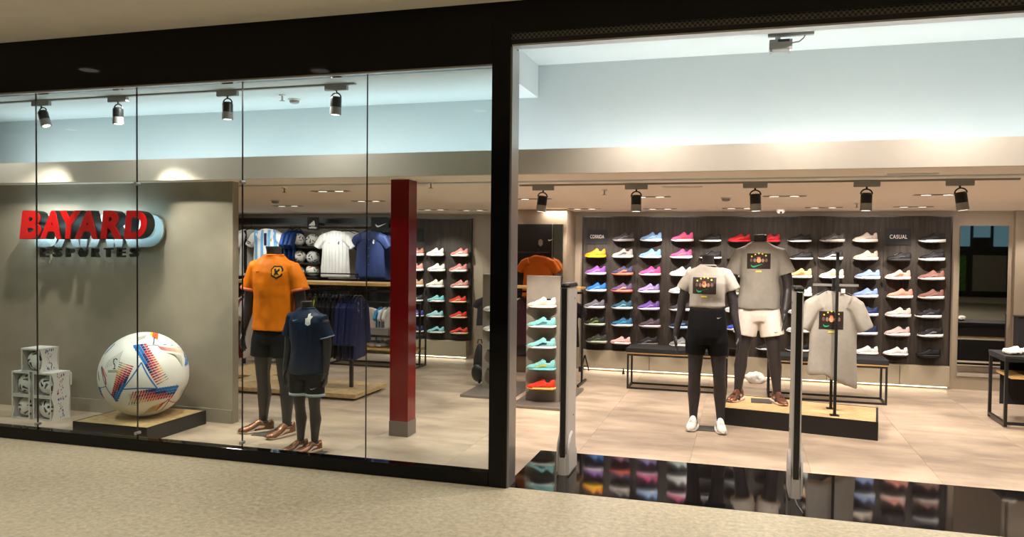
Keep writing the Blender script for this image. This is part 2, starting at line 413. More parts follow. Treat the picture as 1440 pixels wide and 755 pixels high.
# black front: base, header, post
struct('trim_3', MB().box(XL, -1.71, 5.25, 5.34, 0, .10, .002), 'black_gloss')
struct('trim_4', MB().box(XL, -1.705, 5.25, 5.40, 2.985, 3.41, .002), 'black_gloss')
obj('glass_channel', MB().box(XL, -1.71, 5.26, 5.30, 2.972, 2.985), 'alu')
bpy.data.objects['glass_channel']['kind'] = 'structure'; bpy.data.objects['glass_channel'].name = 'trim_5'
struct('trim_6', MB().box(-1.706, -1.575, 5.25, 5.46, 0, 3.41, .002), 'black_gloss')
hd = struct('trim_7', MB().box(-1.575, XR, 5.25, 5.40, 3.19, 3.41, .002), 'black_gloss')
obj('shutter_curtain', MB().box(-1.575, XR, 5.27, 5.30, 3.145, 3.19), 'grille', hd)
obj('shutter_bar', MB().box(-1.575, XR, 5.262, 5.36, 3.112, 3.145), 'blackmatte', hd)
obj('shutter_rail', MB().box(-1.565, XR, 5.258, 5.36, 3.100, 3.112), 'alu', hd)
obj('side_rail', MB().box(-1.575, -1.562, 5.27, 5.44, .0, 3.1), 'alu', hd)
# glass panes
gx = [XL, -5.811, -4.766, -3.764, -2.69, -1.707]
for i in range(5):
    pn = struct('window_%d' % (i+1), MB().box(gx[i]+.002, gx[i+1]-.002, 5.29, 5.302, .10, 2.975), 'glass')
    if i: obj('edge_seal', MB().box(gx[i]-.002, gx[i]+.002, 5.289, 5.303, .10, 2.975), 'black', pn)
    if i in (1, 2, 3):
        for z in ((2.19, .14) if i != 1 else (.14,)):
            obj('glass_clamp', MB().tube([(gx[i], 5.27, z), (gx[i], 5.32, z)], .014, 12), 'alu', pn, smooth=False)
# skirtings below the shoe walls
sk = struct('baseboard_back', MB().box(-2.13, 2.46, 10.72, 10.84, .04, .29), 'skirt')
for X in (-1.2, -.05, 1.05, 1.9): obj('joint', MB().box(X, X+.006, 10.716, 10.721, .05, .28), 'rubber', sk)
obj('led_strip', MB().box(-2.1, 2.44, 10.74, 10.78, .025, .04), 'led', sk)
sk = struct('baseboard_left', MB().box(-5.0, -3.98, 11.1, 11.25, .04, .275), 'skirt')
obj('led_strip', MB().box(-5.0, -4.0, 11.12, 11.16, .025, .04), 'led', sk)

# ------------------------------------------------------------ ceiling fittings
def recessed(name, label, cat, c, sx, sy, lamp=True):
    t = thing(name, label, cat, c, group='recessed lights of the shop ceiling' if lamp else None)
    b = MB(); fr_ = .015
    b.box(-sx/2, sx/2, -sy/2, -sy/2+fr_, -.006, .004).box(-sx/2, sx/2, sy/2-fr_, sy/2, -.006, .004)
    b.box(-sx/2, -sx/2+fr_, -sy/2+fr_, sy/2-fr_, -.006, .004).box(sx/2-fr_, sx/2, -sy/2+fr_, sy/2-fr_, -.006, .004)
    obj('frame', b, 'white' if not lamp else 'greymetal', t)
    if lamp:
        obj('recess', MB().box(-sx/2+fr_, sx/2-fr_, -sy/2+fr_, sy/2-fr_, -.003, .003), 'black', t)
        n = max(1, int(sx/.16))
        for k in range(n):
            x = -sx/2+fr_+(k+.5)*(sx-2*fr_)/n
            obj('lens', MB().lathe([(.045, -.006), (.04, -.002)], (x, 0, 0), 14), 'lampdim', t)
    else:
        for k in range(6): obj('slat', MB().box(-sx/2+fr_, sx/2-fr_, -sy/2+fr_+k*(sy-2*fr_)/6, -sy/2+fr_+(k+.5)*(sy-2*fr_)/6, -.005, .002), 'white', t)
    return t
RL = [((750, 279), 'beside the leftmost spotlight above the shop entrance'), ((915, 276), 'right of the second spotlight over the entrance'),
      ((1103, 275), 'right of the third spotlight over the entrance'), ((1318, 273), 'left of the rightmost spotlight over the entrance'),
      ((822, 293), 'above the left end of the long shoe wall'), ((928, 293), 'above the CORRIDA half of the shoe wall'),
      ((1040, 292), 'near the dome camera above the shoe wall'), ((1158, 291), 'above the CASUAL half of the shoe wall, left of its sign'),
      ((1284, 290), 'above the right end of the long shoe wall'), ((405, 289), 'above the hanging football shirts behind the glass'),
      ((465, 268), 'nearest the beam, right of the orange-shirted mannequin'), ((518, 282), 'left of the red pillar'),
      ((610, 294), 'above the left shoe wall right of the red pillar'), ((665, 295), 'above the pale wall strip beside the black post')]
for (x, y), lab in RL:
    p = ce(x, y)
    recessed('recessed_light', 'slim recessed ceiling light ' + lab, 'ceiling light', p, .42, .09)
for (x, y), lab in (((960, 262), 'white air slot in the ceiling between second and third entrance spotlights'), ((1281, 244), 'grey air slot near the beam above the right spotlights')):
    recessed('ceiling_vent', lab, 'vent', ce(x, y), .36, .12, False)
def sprinkler(p, lab):
    t = thing('sprinkler', lab, 'sprinkler', p)
    obj('rosette', MB().lathe([(.03, 0), (.028, -.008)], n=14), 'white', t)
    obj('stem', MB().lathe([(.008, -.008), (.008, -.05)], n=8), 'alu', t)
    obj('deflector', MB().lathe([(.022, -.05), (.022, -.054)], n=12), 'alu', t)
for x, y, lab in ((850, 266, 'small sprinkler head right of the leftmost entrance spotlight'), (1205, 285, 'small sprinkler head under the fourth entrance spotlight'),
                  (400, 263, 'sprinkler head in ceiling above the orange football shirt'), (606, 256, 'sprinkler head just right of the red pillar top')):
    sprinkler(ce(x, y), lab)
sprinkler(fl(397, 133, 3.02), 'sprinkler head in the bright soffit between two track spotlights')
def detector(p, lab):
    t = thing('smoke_detector', lab, 'smoke detector', p)
    obj('base', MB().lathe([(.055, 0), (.055, -.012)], n=20), 'white', t)
    obj('head', MB().lathe([(.045, -.012), (.04, -.035), (.02, -.042)], n=20), 'greymetal', t)
detector(ce(1021, 277), 'small round smoke detector left of the third entrance spotlight')
detector(fl(414, 139, 3.02), 'small round smoke detector in bright soffit behind the glass')
detector(ce(387, 281), 'small smoke detector in the ceiling over the hanging shirts')
t = thing('dome_camera', 'small white dome security camera at the ceiling above the shoe wall', 'camera', ce(1098, 294))
obj('housing', MB().lathe([(.05, .0), (.05, -.03), (.035, -.05)], n=18), 'white', t, smooth=False)
obj('lens', MB().tube([(0, -.02, -.035), (0, -.055, -.04)], .014, 10), 'black', t)
# emergency projector under the right soffit
t = thing('emergency_light', 'grey metal emergency floodlight under the bright soffit at upper right', 'light', fl(1100, 47, 3.30))
obj('rail', MB().box(-.10, .22, -.02, .02, -.02, 0), 'greymetal', t)
obj('bracket', MB().tube([(-.03, 0, -.02), (-.03, 0, -.06)], .02, 10), 'alu', t)
obj('body', MB().box(-.09, .07, -.05, .05, -.125, -.05, .006), 'greymetal', t)
obj('gear', MB().box(-.03, .05, -.055, -.05, -.07, -.052), 'black', t)
for X in (-.085, .05): obj('foot', MB().box(X, X+.015, -.05, .04, -.14, -.125), 'alu', t)
obj('cable', MB().tube([(.07, 0, -.07), (.12, 0, -.065), (.15, 0, -.04), (.16, 0, -.02)], .005, 6), 'alu', t)
for x, y, lab in ((1128, 38, 'small round downlight in the right soffit beside the floodlight'), (1360, 22, 'small round downlight in the right soffit near the frame edge')):
    t = thing('downlight', lab, 'ceiling light', fl(x, y, 3.30))
    obj('ring', MB().lathe([(.07, 0), (.068, -.008), (.05, -.008)], n=20), 'white', t)
    obj('lens', MB().lathe([(.05, -.002), (.048, -.006)], n=16), 'lamp', t)

# track spotlights
def spot(p, zt, lab, tilt, target, power, grp, ang=50):
    t = thing('track_spotlight', lab, 'spotlight', (p[0], p[1], zt), group=grp)
    obj('adapter', MB().box(-.10, .10, -.018, .018, -.055, -.012, .004), 'greymetal', t)
    R = Matrix.Rotation(tilt, 3, 'Y')
    b = MB().tube([(0, 0, -.05), (0, 0, -.075)], .008, 8)
    arch = [(.045*math.cos(a), 0, -.115+.042*math.sin(a)) for a in [PI*k/8 for k in range(9)]]
    b.tube([R @ Vector((x, y, z+.06)) + Vector((0, 0, -.06)) for x, y, z in arch], .006, 6)
    obj('bracket', b, 'black', t)
    def rz(q): return R @ Vector(q) + Vector((0, 0, -.075))
    obj('head', MB().tube([rz((0, 0, -.03)), rz((0, 0, -.045)), rz((0, 0, -.115))], [.036, .045, .045], 20), 'black', t, smooth=False)
    obj('ring', MB().tube([rz((0, 0, -.115)), rz((0, 0, -.175))], [.045, .047], 20), 'ring', t)
    obj('lens', MB().tube([rz((0, 0, -.1752)), rz((0, 0, -.1765))], .034, 16), 'lampdim', t)
    L = light('SPOT', 'spot_beam', rz((0, 0, -.20)) + Vector((p[0], p[1], zt)), power, (1, .88, .74), spot=math.radians(ang), blend=.6)
    aim(L, target)
tr1 = [ce(733, 260), ce(1437, 249)]
Yt = (tr1[0].y+tr1[1].y)/2; zt = ceil_z(Yt)
t = thing('light_track', 'long grey light track across the low ceiling behind the beam', 'light track', (0, 0, 0))
obj('rail', MB().box(tr1[0].x, tr1[1].x, Yt-.018, Yt+.018, zt-.014, zt+.002), 'greymetal', t)
tg = [((-2.1, 8.2, .6), 170), ((-.4, 7.7, 1.0), 55), ((.15, 8.2, 1.0), 70), ((.84, 7.9, .9), 85), ((2.2, 9.0, .5), 150)]
for (x, (to, pw), tl, lab) in zip((764, 895, 1062, 1219, 1350), tg, (.12, 0, -.05, .02, -.15),
        ('leftmost spotlight on the long track above the entrance', 'second spotlight from the left on the entrance track', 'middle spotlight of five on the entrance track',
         'fourth spotlight from the left on the entrance track', 'rightmost spotlight on the entrance track')):
    p = at(x, 260, Yt); spot(p, zt, 'black and white ' + lab, tl, to, pw, 'spotlights on the entrance track', 55)
tl0, tl1 = fl(0, 143, 3.02), fl(501, 116.5, 3.02); Yl = (tl0.y+tl1.y)/2
t = thing('light_track', 'grey light track under the bright soffit behind the glass', 'light track', (0, 0, 0))
obj('rail', MB().box(-8.2, tl1.x, Yl-.018, Yl+.018, 3.006, 3.022), 'greymetal', t)
tg = [((-7.2, 6.3, 1.2), 110), ((-4.7, 6.3, 1.2), 110), ((-5.0, 5.9, .6), 130), ((-3.8, 6.0, 1.0), 120)]
for (x, (to, pw), tl, lab) in zip((58, 166, 320, 473), tg, (-.35, 0, 0, .05),
        ('tilted spotlight, leftmost behind the glass', 'spotlight above the red sign, second behind the glass', 'spotlight above the right end of the sign wall', 'spotlight nearest the track end, above the dressed mannequins')):
    p = at(x, 140, Yl); spot(p, 3.02, 'black and white ' + lab, tl, to, pw, 'spotlights on the window track', 62)
for X in (-2.3,): light('SPOT', 'spot_beam', (X, 7.0, 2.1), 120, (1, .88, .74), spot=1.0, blend=.6)
# mall downlights (mirrored in the glass and in the black header)
for k, (x, y) in enumerate(((125, 97), (450, 98), (672, 153), (94, 180))):
    p = fl(x, y, 3.41)
    t = thing('mall_downlight', 'round mall downlight mirrored ' + ('at far left in the black header', 'in the header above the second glass pane', 'at right in the glass near the black post', 'in the glass above the red sign')[k], 'ceiling light', (p.x, 10.5-p.y, 3.41), group='mall downlights mirrored in the shop front')
    obj('ring', MB().lathe([(.11, .002), (.10, -.008)], n=24), 'white', t)
    obj('lens', MB().lathe([(.09, -.004), (.085, -.010)], n=24), 'lampdim', t)
# red pillar
t = thing('pillar', 'square red lacquered pillar on a grey base, behind the glass', 'pillar', (-2.93, 6.49, 0))
t['kind'] = 'structure'
obj('shaft', MB().box(-.088, .088, -.086, .086, .135, ceil_z(6.49), .003), 'red', t)
obj('plinth', MB().box(-.092, .092, -.09, .09, 0, .135, .002), 'base', t)
# ============================================================ SHOP SIGN
def glyph(ch, w, h, depth, y, bold=0, shear=.0):
    me = text_mesh(ch, 1, .5, bold, shear); fit_mesh(me, w, h)
    ys_ = [v.co.y for v in me.vertices]; a, b_ = min(ys_), max(ys_)
    for v in me.vertices: v.co.y = y + (v.co.y-a)/(b_-a)*depth
    me.update(); return me
sg = thing('shop_sign', 'large red BAYARD lettering with black sides and cool backlight on the grey wall', 'sign', (0, 6.355, 0))
Ys = 6.12
spans = [(27, 61), (56, 88), (85, 119), (105, 139), (141, 174), (174, 206)]
spans = [(27, 57), (56, 86), (84, 113), (105, 137), (141, 171), (174, 206)]
for ch, (a, b_) in zip('BAYARD', spans):
    p0, p1 = at(a, 335, Ys), at(b_, 335, Ys); zt_ = at(a, 296, Ys).z; zb = at(a, 335, Ys).z
    cx, wd, h = (p0.x+p1.x)/2, (p1.x-p0.x), zt_-zb
    f = glyph(ch, wd, h, .012, 0, .045, .12); fo = obj('letter_face', f, 'signred', sg, (cx, Ys-6.355, zb))
    s = glyph(ch, wd*1.03, h*1.03, .095, .012, .05, .12); so = obj('letter_side', s, 'black', fo, (0, 0, -h*.015))
    bk = glyph(ch, wd*1.22, h*1.20, .02, .195, .075, .12); obj('backing_plate', bk, 'backing', fo, (0, 0, -h*.30)); k = glyph(ch, wd*.9, h*.92, .004, .108, .02, .12); obj('letter_backlight', k, 'halo', fo, (0, 0, h*.04))
for X in [fo.location.x for fo in bpy.data.objects if fo.name.startswith('letter_face')]:
    obj('standoff', MB().tube([(X, Ys-6.355+.1, 1.88), (X, 0, 1.88)], .006, 8), 'alu', sg)
# the glow behind the letters
light('AREA', 'sign_glow', (at(115, 315, 6.3).x, 6.24, 1.88), 7.0, COOL, rot=(math.radians(90), 0, 0), size=(1.35, .2))
sg2 = thing('shop_sign', 'small black ESPORTES lettering below the red letters', 'sign', (0, 6.355, 0))
x0, x1 = 56, 190; n = 8
for i, ch in enumerate('ESPORTES'):
    xc = 60 + i*(186-60)/7; p = at(xc, 361, 6.25); h = at(xc, 348, 6.25).z-p.z
    g = glyph(ch, .075, h, .05, 0, .022, .05)
    lo = obj('letter', g, 'black', sg2, (p.x, 6.25-6.355, p.z)); obj('standoff', MB().tube([(0, .04, h*.5), (0, .105, h*.5)], .004, 6), 'alu', lo)
# wall socket
t = thing('wall_socket', 'white double wall socket low on the grey sign wall', 'socket', at(96, 531, 6.355))
obj('plate', MB().box(-.045, .045, -.012, 0, -.065, .065, .003), 'white', t)
for z in (-.03, .03): obj('outlet', MB().box(-.02, .02, -.014, -.012, z-.014, z+.014), 'greymetal', t)

# ============================================================ GIANT BALL ON ITS PLINTH
bx0, bx1, by0, by1 = -5.645, -4.855, 5.50, 6.27
t = thing('display_plinth', 'black box plinth with pale wooden top under the giant football', 'plinth', ((bx0+bx1)/2, (by0+by1)/2, 0))
hw = (bx1-bx0)/2; hd_ = (by1-by0)/2
obj('box', MB().box(-hw, hw, -hd_, hd_, 0, .118, .002), 'black', t)
obj('rim', MB().box(-hw, hw, -hd_, -hd_+.012, .118, .13).box(-hw, hw, hd_-.012, hd_, .118, .13).box(-hw, -hw+.012, -hd_+.012, hd_-.012, .118, .13).box(hw-.012, hw, -hd_+.012, hd_-.012, .118, .13), 'black', t)
obj('top_board', MB().box(-hw+.012, hw-.012, -hd_+.012, hd_-.012, .118, .128), 'osb', t)
BR = .383; BC = Vector((-5.235, 5.90, .128+BR))
def sphere_mesh(r, n=48, k=28): return MB().ell((0, 0, 0), (r, r, r), n, k)
ball = thing('giant_football', 'giant white football with blue, red and yellow streaks on a black plinth', 'football', BC)
obj('shell', sphere_mesh(BR, 72, 44), 'ball', ball, smooth=True)
def onball(x, y):                        # point of the ball surface (local) from a pixel of the photograph
    d = ray(x, y).normalized(); o = EYE-BC; bq = o.dot(d); cq = o.length_squared-BR*BR
    D = bq*bq-cq
    if D < 0: D = 0
    return (o + d*(-bq-math.sqrt(D))).normalized()
def strip(b, a, c, w0, w1, r, n=8, bulge=0, mid=None):
    a, c = Vector(a), Vector(c); ax = a.cross(c).normalized(); L = []
    for i in range(n+1):
        s = i/n; p = a.lerp(c, s).normalized(); p = (p + ax*bulge*math.sin(PI*s)).normalized(); L.append(p)
    vs = []
    for i, p in enumerate(L):
        tdir = (L[min(i+1, n)]-L[max(i-1, 0)]).normalized(); sd = tdir.cross(p).normalized(); wq = w0+(w1-w0)*i/n
        vs += [tuple((p-sd*wq/2).normalized()*r), tuple((p+sd*wq/2).normalized()*r)]
    b.add(vs, [(2*i, 2*i+1, 2*i+3, 2*i+2) for i in range(n)])
COLS = dict(blue=hx('1F6FB5'), deep=hx('24306E'), red=hx('B02034'), orange=hx('E2602A'), yellow=hx('E3B53A'), ink=hx('2A2A2C'), green=hx('6C7B3A'))
LAY = {k: MB() for k in COLS}
def cp(x, y): return onball(120+x/4.439, 450+y/4.439)
RO = 1.0018*BR
def pattern(xf):
    q = lambda x, y: xf @ cp(x, y)
    def arc(a, c, wq, col='blue', bulge=0): strip(LAY[col], q(*a), q(*c), wq, wq, RO*1.001, 12, bulge)
    arc((230, 430), (350, 262), .028, bulge=-.03); arc((350, 262), (450, 425), .028, bulge=-.03); arc((450, 425), (230, 430), .028, bulge=-.04)
    def band(p0, p1, s0, s1, n=15, side=1, dense=('blue', 'blue', 'deep', 'red', 'red', 'orange', 'yellow', 'ink')):
        # slanted slashes running along p0 -> p1, each of length growing then shrinking, colour shifting along the band
        for i in range(n):
            f = i/(n-1); P0 = q(p0[0]+(p1[0]-p0[0])*f, p0[1]+(p1[1]-p0[1])*f)
            ox, oy = s0[0]+(s1[0]-s0[0])*f, s0[1]+(s1[1]-s0[1])*f
            P1 = q(p0[0]+(p1[0]-p0[0])*f+ox, p0[1]+(p1[1]-p0[1])*f+oy)
            segs = 4
            for k in range(segs):
                a_ = P0.lerp(P1, k/segs).normalized(); c_ = P0.lerp(P1, (k+.92)/segs).normalized()
                idx = min(len(dense)-1, int(f*4.2+k*1.15)); wd = (.085*(1-f)+.026)*(1-.16*k)
                strip(LAY[dense[idx]], a_, c_, wd, wd*.8, RO*(1.0008+.0002*k), 2)
    band((300, 165), (445, 400), (85, -15), (75, -40), 17)
    band((200, 505), (300, 290), (-35, -50), (-90, -30), 16)
    band((575, 405), (300, 445), (-40, 75), (-30, 85), 17)
    # blue feet of the three bands
    for pts in (((303, 160), (330, 235), (400, 200), (375, 152)), ((200, 505), (165, 455), (205, 400), (235, 440)), ((572, 398), (455, 425), (500, 478), (545, 455))):
        LAY['blue'].add([tuple(q(*p)*RO*1.0012) for p in pts], [(0, 1, 2, 3)])
Id = Matrix.Identity(3)
pattern(Id)
q = cp
def seg(col, *pts, wd=.012):
    wd *= 1.9
    for a, c in zip(pts[:-1], pts[1:]): strip(LAY[col], cp(*a), cp(*c), wd, wd, RO*1.001, 4)
# upper, right and lower neighbours of the triangle
seg('deep', (385, 155), (450, 155), (605, 185), wd=.010); seg('deep', (425, 150), (430, 110), (450, 78), wd=.012)
for k in range(6):
    seg('orange', (425+k*5, 70+k*2), (418+k*6, 105+k*3), wd=.012); seg('yellow', (412+k*2, 72), (405+k*2, 95), wd=.008)
    seg('ink', (335+k*9, 105-k*3), (322+k*9, 130-k*3), wd=.006)
for k in range(12):
    seg('red' if k < 3 else 'orange' if k < 8 else 'yellow', (455+k*13, 160+k*2), (478+k*13, 185+k*2), wd=.014)
    seg('ink' if k % 2 else 'green', (505+k*8, 205+k*1), (560+k*4, 212+k*7), wd=.005)
seg('deep', (570, 115), (605, 165), (620, 230), wd=.016); seg('red', (585, 118), (625, 170), wd=.018); seg('orange', (600, 135), (640, 190), wd=.010)
for k in range(6): seg('blue', (618+k*8, 205+k*5), (622+k*8, 285-k*4), wd=.024)
for k in range(7): seg('blue', (120+k*9, 212-k*9), (150+k*6, 180-k*6), wd=.026)
for k in range(8): seg('ink', (125+k*12, 300-k*5), (150+k*12, 245-k*8), wd=.004)
seg('deep', (100, 285), (110, 350), (130, 415), (195, 500), wd=.012); seg('red', (105, 290), (125, 360), (130, 400), wd=.020); seg('orange', (112, 300), (135, 350), wd=.010)
seg('deep', (95, 420), (130, 412), wd=.008)
seg('ink', (82, 320), (88, 375), wd=.020)
seg('deep', (565, 430), (520, 500), (470, 560), wd=.012); seg('red', (520, 500), (560, 512), (600, 505), wd=.009)
for k in range(9):
    seg('red' if k < 5 else 'orange', (440+k*9, 565-k*9), (470+k*9, 520-k*5), wd=.011)
    seg('yellow', (385+k*9, 575-k*3), (425+k*9, 530-k*3), wd=.006); seg('ink', (365+k*9, 580-k*2), (400+k*8, 545-k*3), wd=.004)
for k in range(8): seg('ink', (270+k*3, 462+k*9), (360-k*4, 466+k*9), wd=.004)
for k in range(7): seg('green', (590+k*7, 470-k*6), (600+k*6, 430-k*6), wd=.005)
LAY['ink'].add([tuple(cp(*p)*RO*1.001) for p in ((632, 440), (655, 388), (655, 425))], [(0, 1, 2)])   # three-bar emblem, edge on
# emblem of the tournament and its tiny caption
for a, c in (((180, 240), (176, 262)), ((176, 262), (186, 282)), ((186, 282), (180, 300)), ((178, 246), (190, 238)), ((190, 238), (200, 245))): seg('ink', a, c, wd=.011)
seg('ink', (172, 302), (190, 302), wd=.009)
for z_ in (314, 322): seg('green', (142, z_), (205, z_), wd=.008)
# the far side carries the same panels
for ang in (120, 240):
    pattern(Matrix.Rotation(math.radians(ang), 3, Vector((-.05, .1, 1)).normalized()))
for k, b in LAY.items():
    if b.v: obj('printed_pattern', b, 'flat', ball, col=COLS[k])['kind'] = 'stuff'

# ============================================================ BOXED FOOTBALLS
def small_pattern(r, seed, n=9):
    rnd = random.Random(seed); out = {'deep': MB(), 'grey': MB()}
    for i in range(n):
        zc = 1-2*(i+.5)/n; a = i*2.4+seed; d = Vector((math.sqrt(1-zc*zc)*math.cos(a), math.sqrt(1-zc*zc)*math.sin(a), zc))
        e = d.orthogonal().normalized(); e = Matrix.Rotation(rnd.random()*6, 3, d) @ e
        f_ = d.cross(e)
        for k in range(3):
            a0 = e*math.cos(k*2.09)+f_*math.sin(k*2.09); a1 = e*math.cos(k*2.09+1.5)+f_*math.sin(k*2.09+1.5)
            strip(out['deep' if k else 'grey'], (d+a0*.55).normalized(), (d+a1*.30).normalized(),   .08, .26, r*1.006, 5)
    return out
def small_ball(name, label, c, r, seed, c1, c2, cat='football', group=None):
    t = thing(name, label, cat, c, group=group)
    obj('shell', sphere_mesh(r, 28, 16), 'ball', t, smooth=True)
    p = small_pattern(r, seed)
    obj('printed_pattern', p['deep'], 'flat', t, col=c1)['kind'] = 'stuff'; obj('printed_pattern', p['grey'], 'flat', t, col=c2)['kind'] = 'stuff'
    return t
bw = .222
def ball_box(x, y, z, lab, blab, seed, red=False, rot=0):
    t = thing('ball_box', lab, 'box', (x, y, z), rot, 'open cardboard football boxes in the window')
    h = .228; hw = bw/2
    obj('base_panel', MB().box(-hw, hw, -hw, hw, 0, .004), 'card', t)
    obj('top_panel', MB().box(-hw, hw, -hw, hw, h-.004, h), 'card', t)
    obj('back_panel', MB().box(-hw, hw, hw-.004, hw, .004, h-.004), 'card', t)
    def side(X, s):
        v = []; N = 8
        for i in range(N+1):
            z_ = .004+(h-.008)*i/N; pin = math.sin(PI*i/N)*.032
            v += [(X, -hw+pin, z_), (X+.004, -hw+pin, z_), (X+.004, hw-pin*.3-.004, z_), (X, hw-pin*.3-.004, z_)]
        b = MB().loft([v[4*i:4*i+4] for i in range(N+1)])
        return obj('side_panel', b, 'card', t)
    for X, s in ((-hw, -1), (hw-.004, 1)):
        sp = side(X, s)
        b = MB(); rnd = random.Random(seed)
        for i in range(34):
            zz = .015+(h-.03)*rnd.random(); e = abs(zz/h-.5)*2
            yy = (rnd.random()-.5)*(.04+.12*e*e); s_ = .003+.006*rnd.random()*(e+.2)
            xx = X-.0006 if s < 0 else X+.0046
            b.add([(xx, yy-s_, zz), (xx, yy, zz-s_*2), (xx, yy+s_, zz), (xx, yy, zz+s_*2)], [(0, 1, 2, 3)])
        obj('printed_marks', b, 'flat', sp, col=hx('8A2F45') if red else hx('2C4C86'))['kind'] = 'stuff'
    b = MB().box(-hw, -hw+.016, -hw-.0012, -hw, .004, h).box(hw-.016, hw, -hw-.0012, -hw, .004, h).box(-hw+.016, hw-.016, -hw-.0012, -hw, h-.016, h).box(-hw+.016, hw-.016, -hw-.0012, -hw, .004, .016)
    obj('front_rim', b, 'card', t)
    small_ball('football', blab, (x, y-.008, z+.004+.1), .1, seed, hx('1D2540'), hx('4A5060'), group='boxed footballs')
BY = 5.99
xa, xb = fl(37, 589).x-.015, fl(64, 592).x+.01
xa, xb = -6.66, -6.40
ball_box(xa, BY, 0, 'white open football box at bottom left of the five-box stack', 'football inside the bottom left box of the stack', 1, rot=.0)
ball_box(xb, BY, 0, 'white open football box at bottom right of the five-box stack', 'football inside the bottom right box of the stack', 2)
ball_box(xa, BY, .229, 'white open football box in the middle row, left', 'football inside the middle left box of the stack', 3)
ball_box(xb, BY, .229, 'white open football box in the middle row, right, with red print on its side', 'football inside the middle right box of the stack', 4, red=True)
ball_box((xa+xb)/2-.01, BY, .458, 'white open football box alone on top of the stack', 'football inside the topmost box of the stack', 5)
# ============================================================ SHOES
ST = [(0, .010, .012), (.03, .024, .028), (.10, .036, .040), (.22, .045, .050), (.34, .045, .062), (.45, .041, .084), (.55, .038, .108), (.60, .036, .108),
      (.70, .033, .080), (.82, .032, .082), (.91, .030, .102), (.97, .022, .104), (1.0, .012, .070)]
def shoe_meshes(kind):
    L, ht, so = {'runner': (.285, 1.0, .030), 'low': (.28, .86, .020), 'cloud': (.285, .95, .034)}[kind]
    up = []
    for t_, w_, h_ in ST:
        x = -L/2+L*t_; zb = so*.75; zt_ = so*.6+h_*ht; r = []
        for k in range(11):
            a = PI*k/10; c_, s_ = math.cos(a), math.sin(a)
            r.append((x, w_*math.copysign(abs(c_)**.75, c_), zb+(zt_-zb)*abs(s_)**.8))
        up.append(r)
    U = MB().loft(up).mesh('upper')
    s = MB(); rings = []
    for i in range(15):
        t_ = i/14; x = -L/2-.004+(L+.010)*t_
        wv = .050*min(1, (math.sin(PI*min(1, t_*1.15+.02)))**.45 if t_ < .5 else .62+.38*math.cos(PI*(t_-.5)*.9))
        if i in (0, 14): wv *= .45
        lift = .016*max(0, 1-t_/.22)**1.5 + .008*max(0, (t_-.86)/.14)**1.5
        top = so*(.82 if t_ < .3 else .82+.35*(t_-.3)) + .004
        wob = .004*math.sin(t_*2*PI*6) if kind == 'cloud' else 0
        rings.append([(x, -wv, lift+max(0, wob)), (x, -wv*1.03, (lift+top)/2), (x, -wv*.95, top), (x, wv*.95, top), (x, wv*1.03, (lift+top)/2), (x, wv, lift+max(0, wob))])
    So = s.loft(rings).mesh('sole')
    la = MB()
    for t_, hh in ((.33, .064), (.385, .071), (.44, .080), (.495, .089)):
        x = -L/2+L*t_; z = so*.6+hh*ht*.985
        la.tube([(x+.004, -.024, z-.010), (x, -.012, z+.001), (x, .012, z+.001), (x+.004, .024, z-.010)], .0032, 5)
    La = la.mesh('laces')
    Li = MB().ell((-L/2+L*.765, 0, so*.6+.074*ht), (.052, .022, .012), 12, 5).mesh('lining')
    Sts = []
    for sgn in (-1, 1):           # side panel curve
        St = MB()
        pts = [(.30, .26), (.42, .34), (.58, .52), (.74, .60), (.70, .40), (.56, .28), (.42, .16)]
        vs = []
        for t_, q_ in pts:
            for a, b_ in zip(ST[:-1], ST[1:]):
                if a[0] <= t_ <= b_[0]:
                    f = (t_-a[0])/(b_[0]-a[0]); w_ = a[1]+(b_[1]-a[1])*f; h_ = a[2]+(b_[2]-a[2])*f; break
            zb = so*.75; zt_ = so*.6+h_*ht; s_ = q_**1.25; ang = math.asin(min(1, s_))
            vs.append((-L/2+L*t_, sgn*(w_*math.cos(ang)**.75+.0035), zb+(zt_-zb)*q_))
        St.add(vs, [(0, 1, 5, 6), (1, 2, 4, 5), (2, 3, 4)]); Sts.append(St.mesh('side_stripe'))
    for me in (U, So, Li):
        for p in me.polygons: p.use_smooth = True
    return dict(upper=U, sole=So, laces=La, lining=Li, side_stripe=Sts[0], inner_stripe=Sts[1])
SH = {k: shoe_meshes(k) for k in ('runner', 'low', 'cloud')}
for d in SH.values():
    d['upper'].materials.append(M['upper']); d['sole'].materials.append(M['sole'])
    for k in ('laces', 'side_stripe', 'inner_stripe'): d[k].materials.append(M['flat'])
    d['lining'].materials.append(M['flat'])
LINING = hx('1C1A1C')
def shoe(kind, up, so, la, st, label, loc, group, rot=0, scale=1, name='shoe'):
    t = thing(name, label, 'shoe', loc, rot, group); t.scale = (scale,)*3
    for k, c_ in (('upper', up), ('sole', so), ('laces', la), ('side_stripe', st), ('inner_stripe', st), ('lining', LINING)):
        c_ = hx(c_) if isinstance(c_, str) else c_
        if k in ('upper', 'side_stripe'): c_ = tuple(v*.72 for v in c_[:3])+(1,)
        obj('side_stripe' if k == 'inner_stripe' else k, SH[kind][k], None, t, col=c_)
    return t
half = MB(); n = 12
pl_ = [(.135*math.cos(PI+PI*i/n), .168*math.sin(PI+PI*i/n)) for i in range(n+1)]
half.loft([[(x, y, -.005) for x, y in pl_], [(x, y, 0) for x, y in pl_]])
HALF = half.mesh('shelf'); HALF.materials.append(M['shelfdark'])

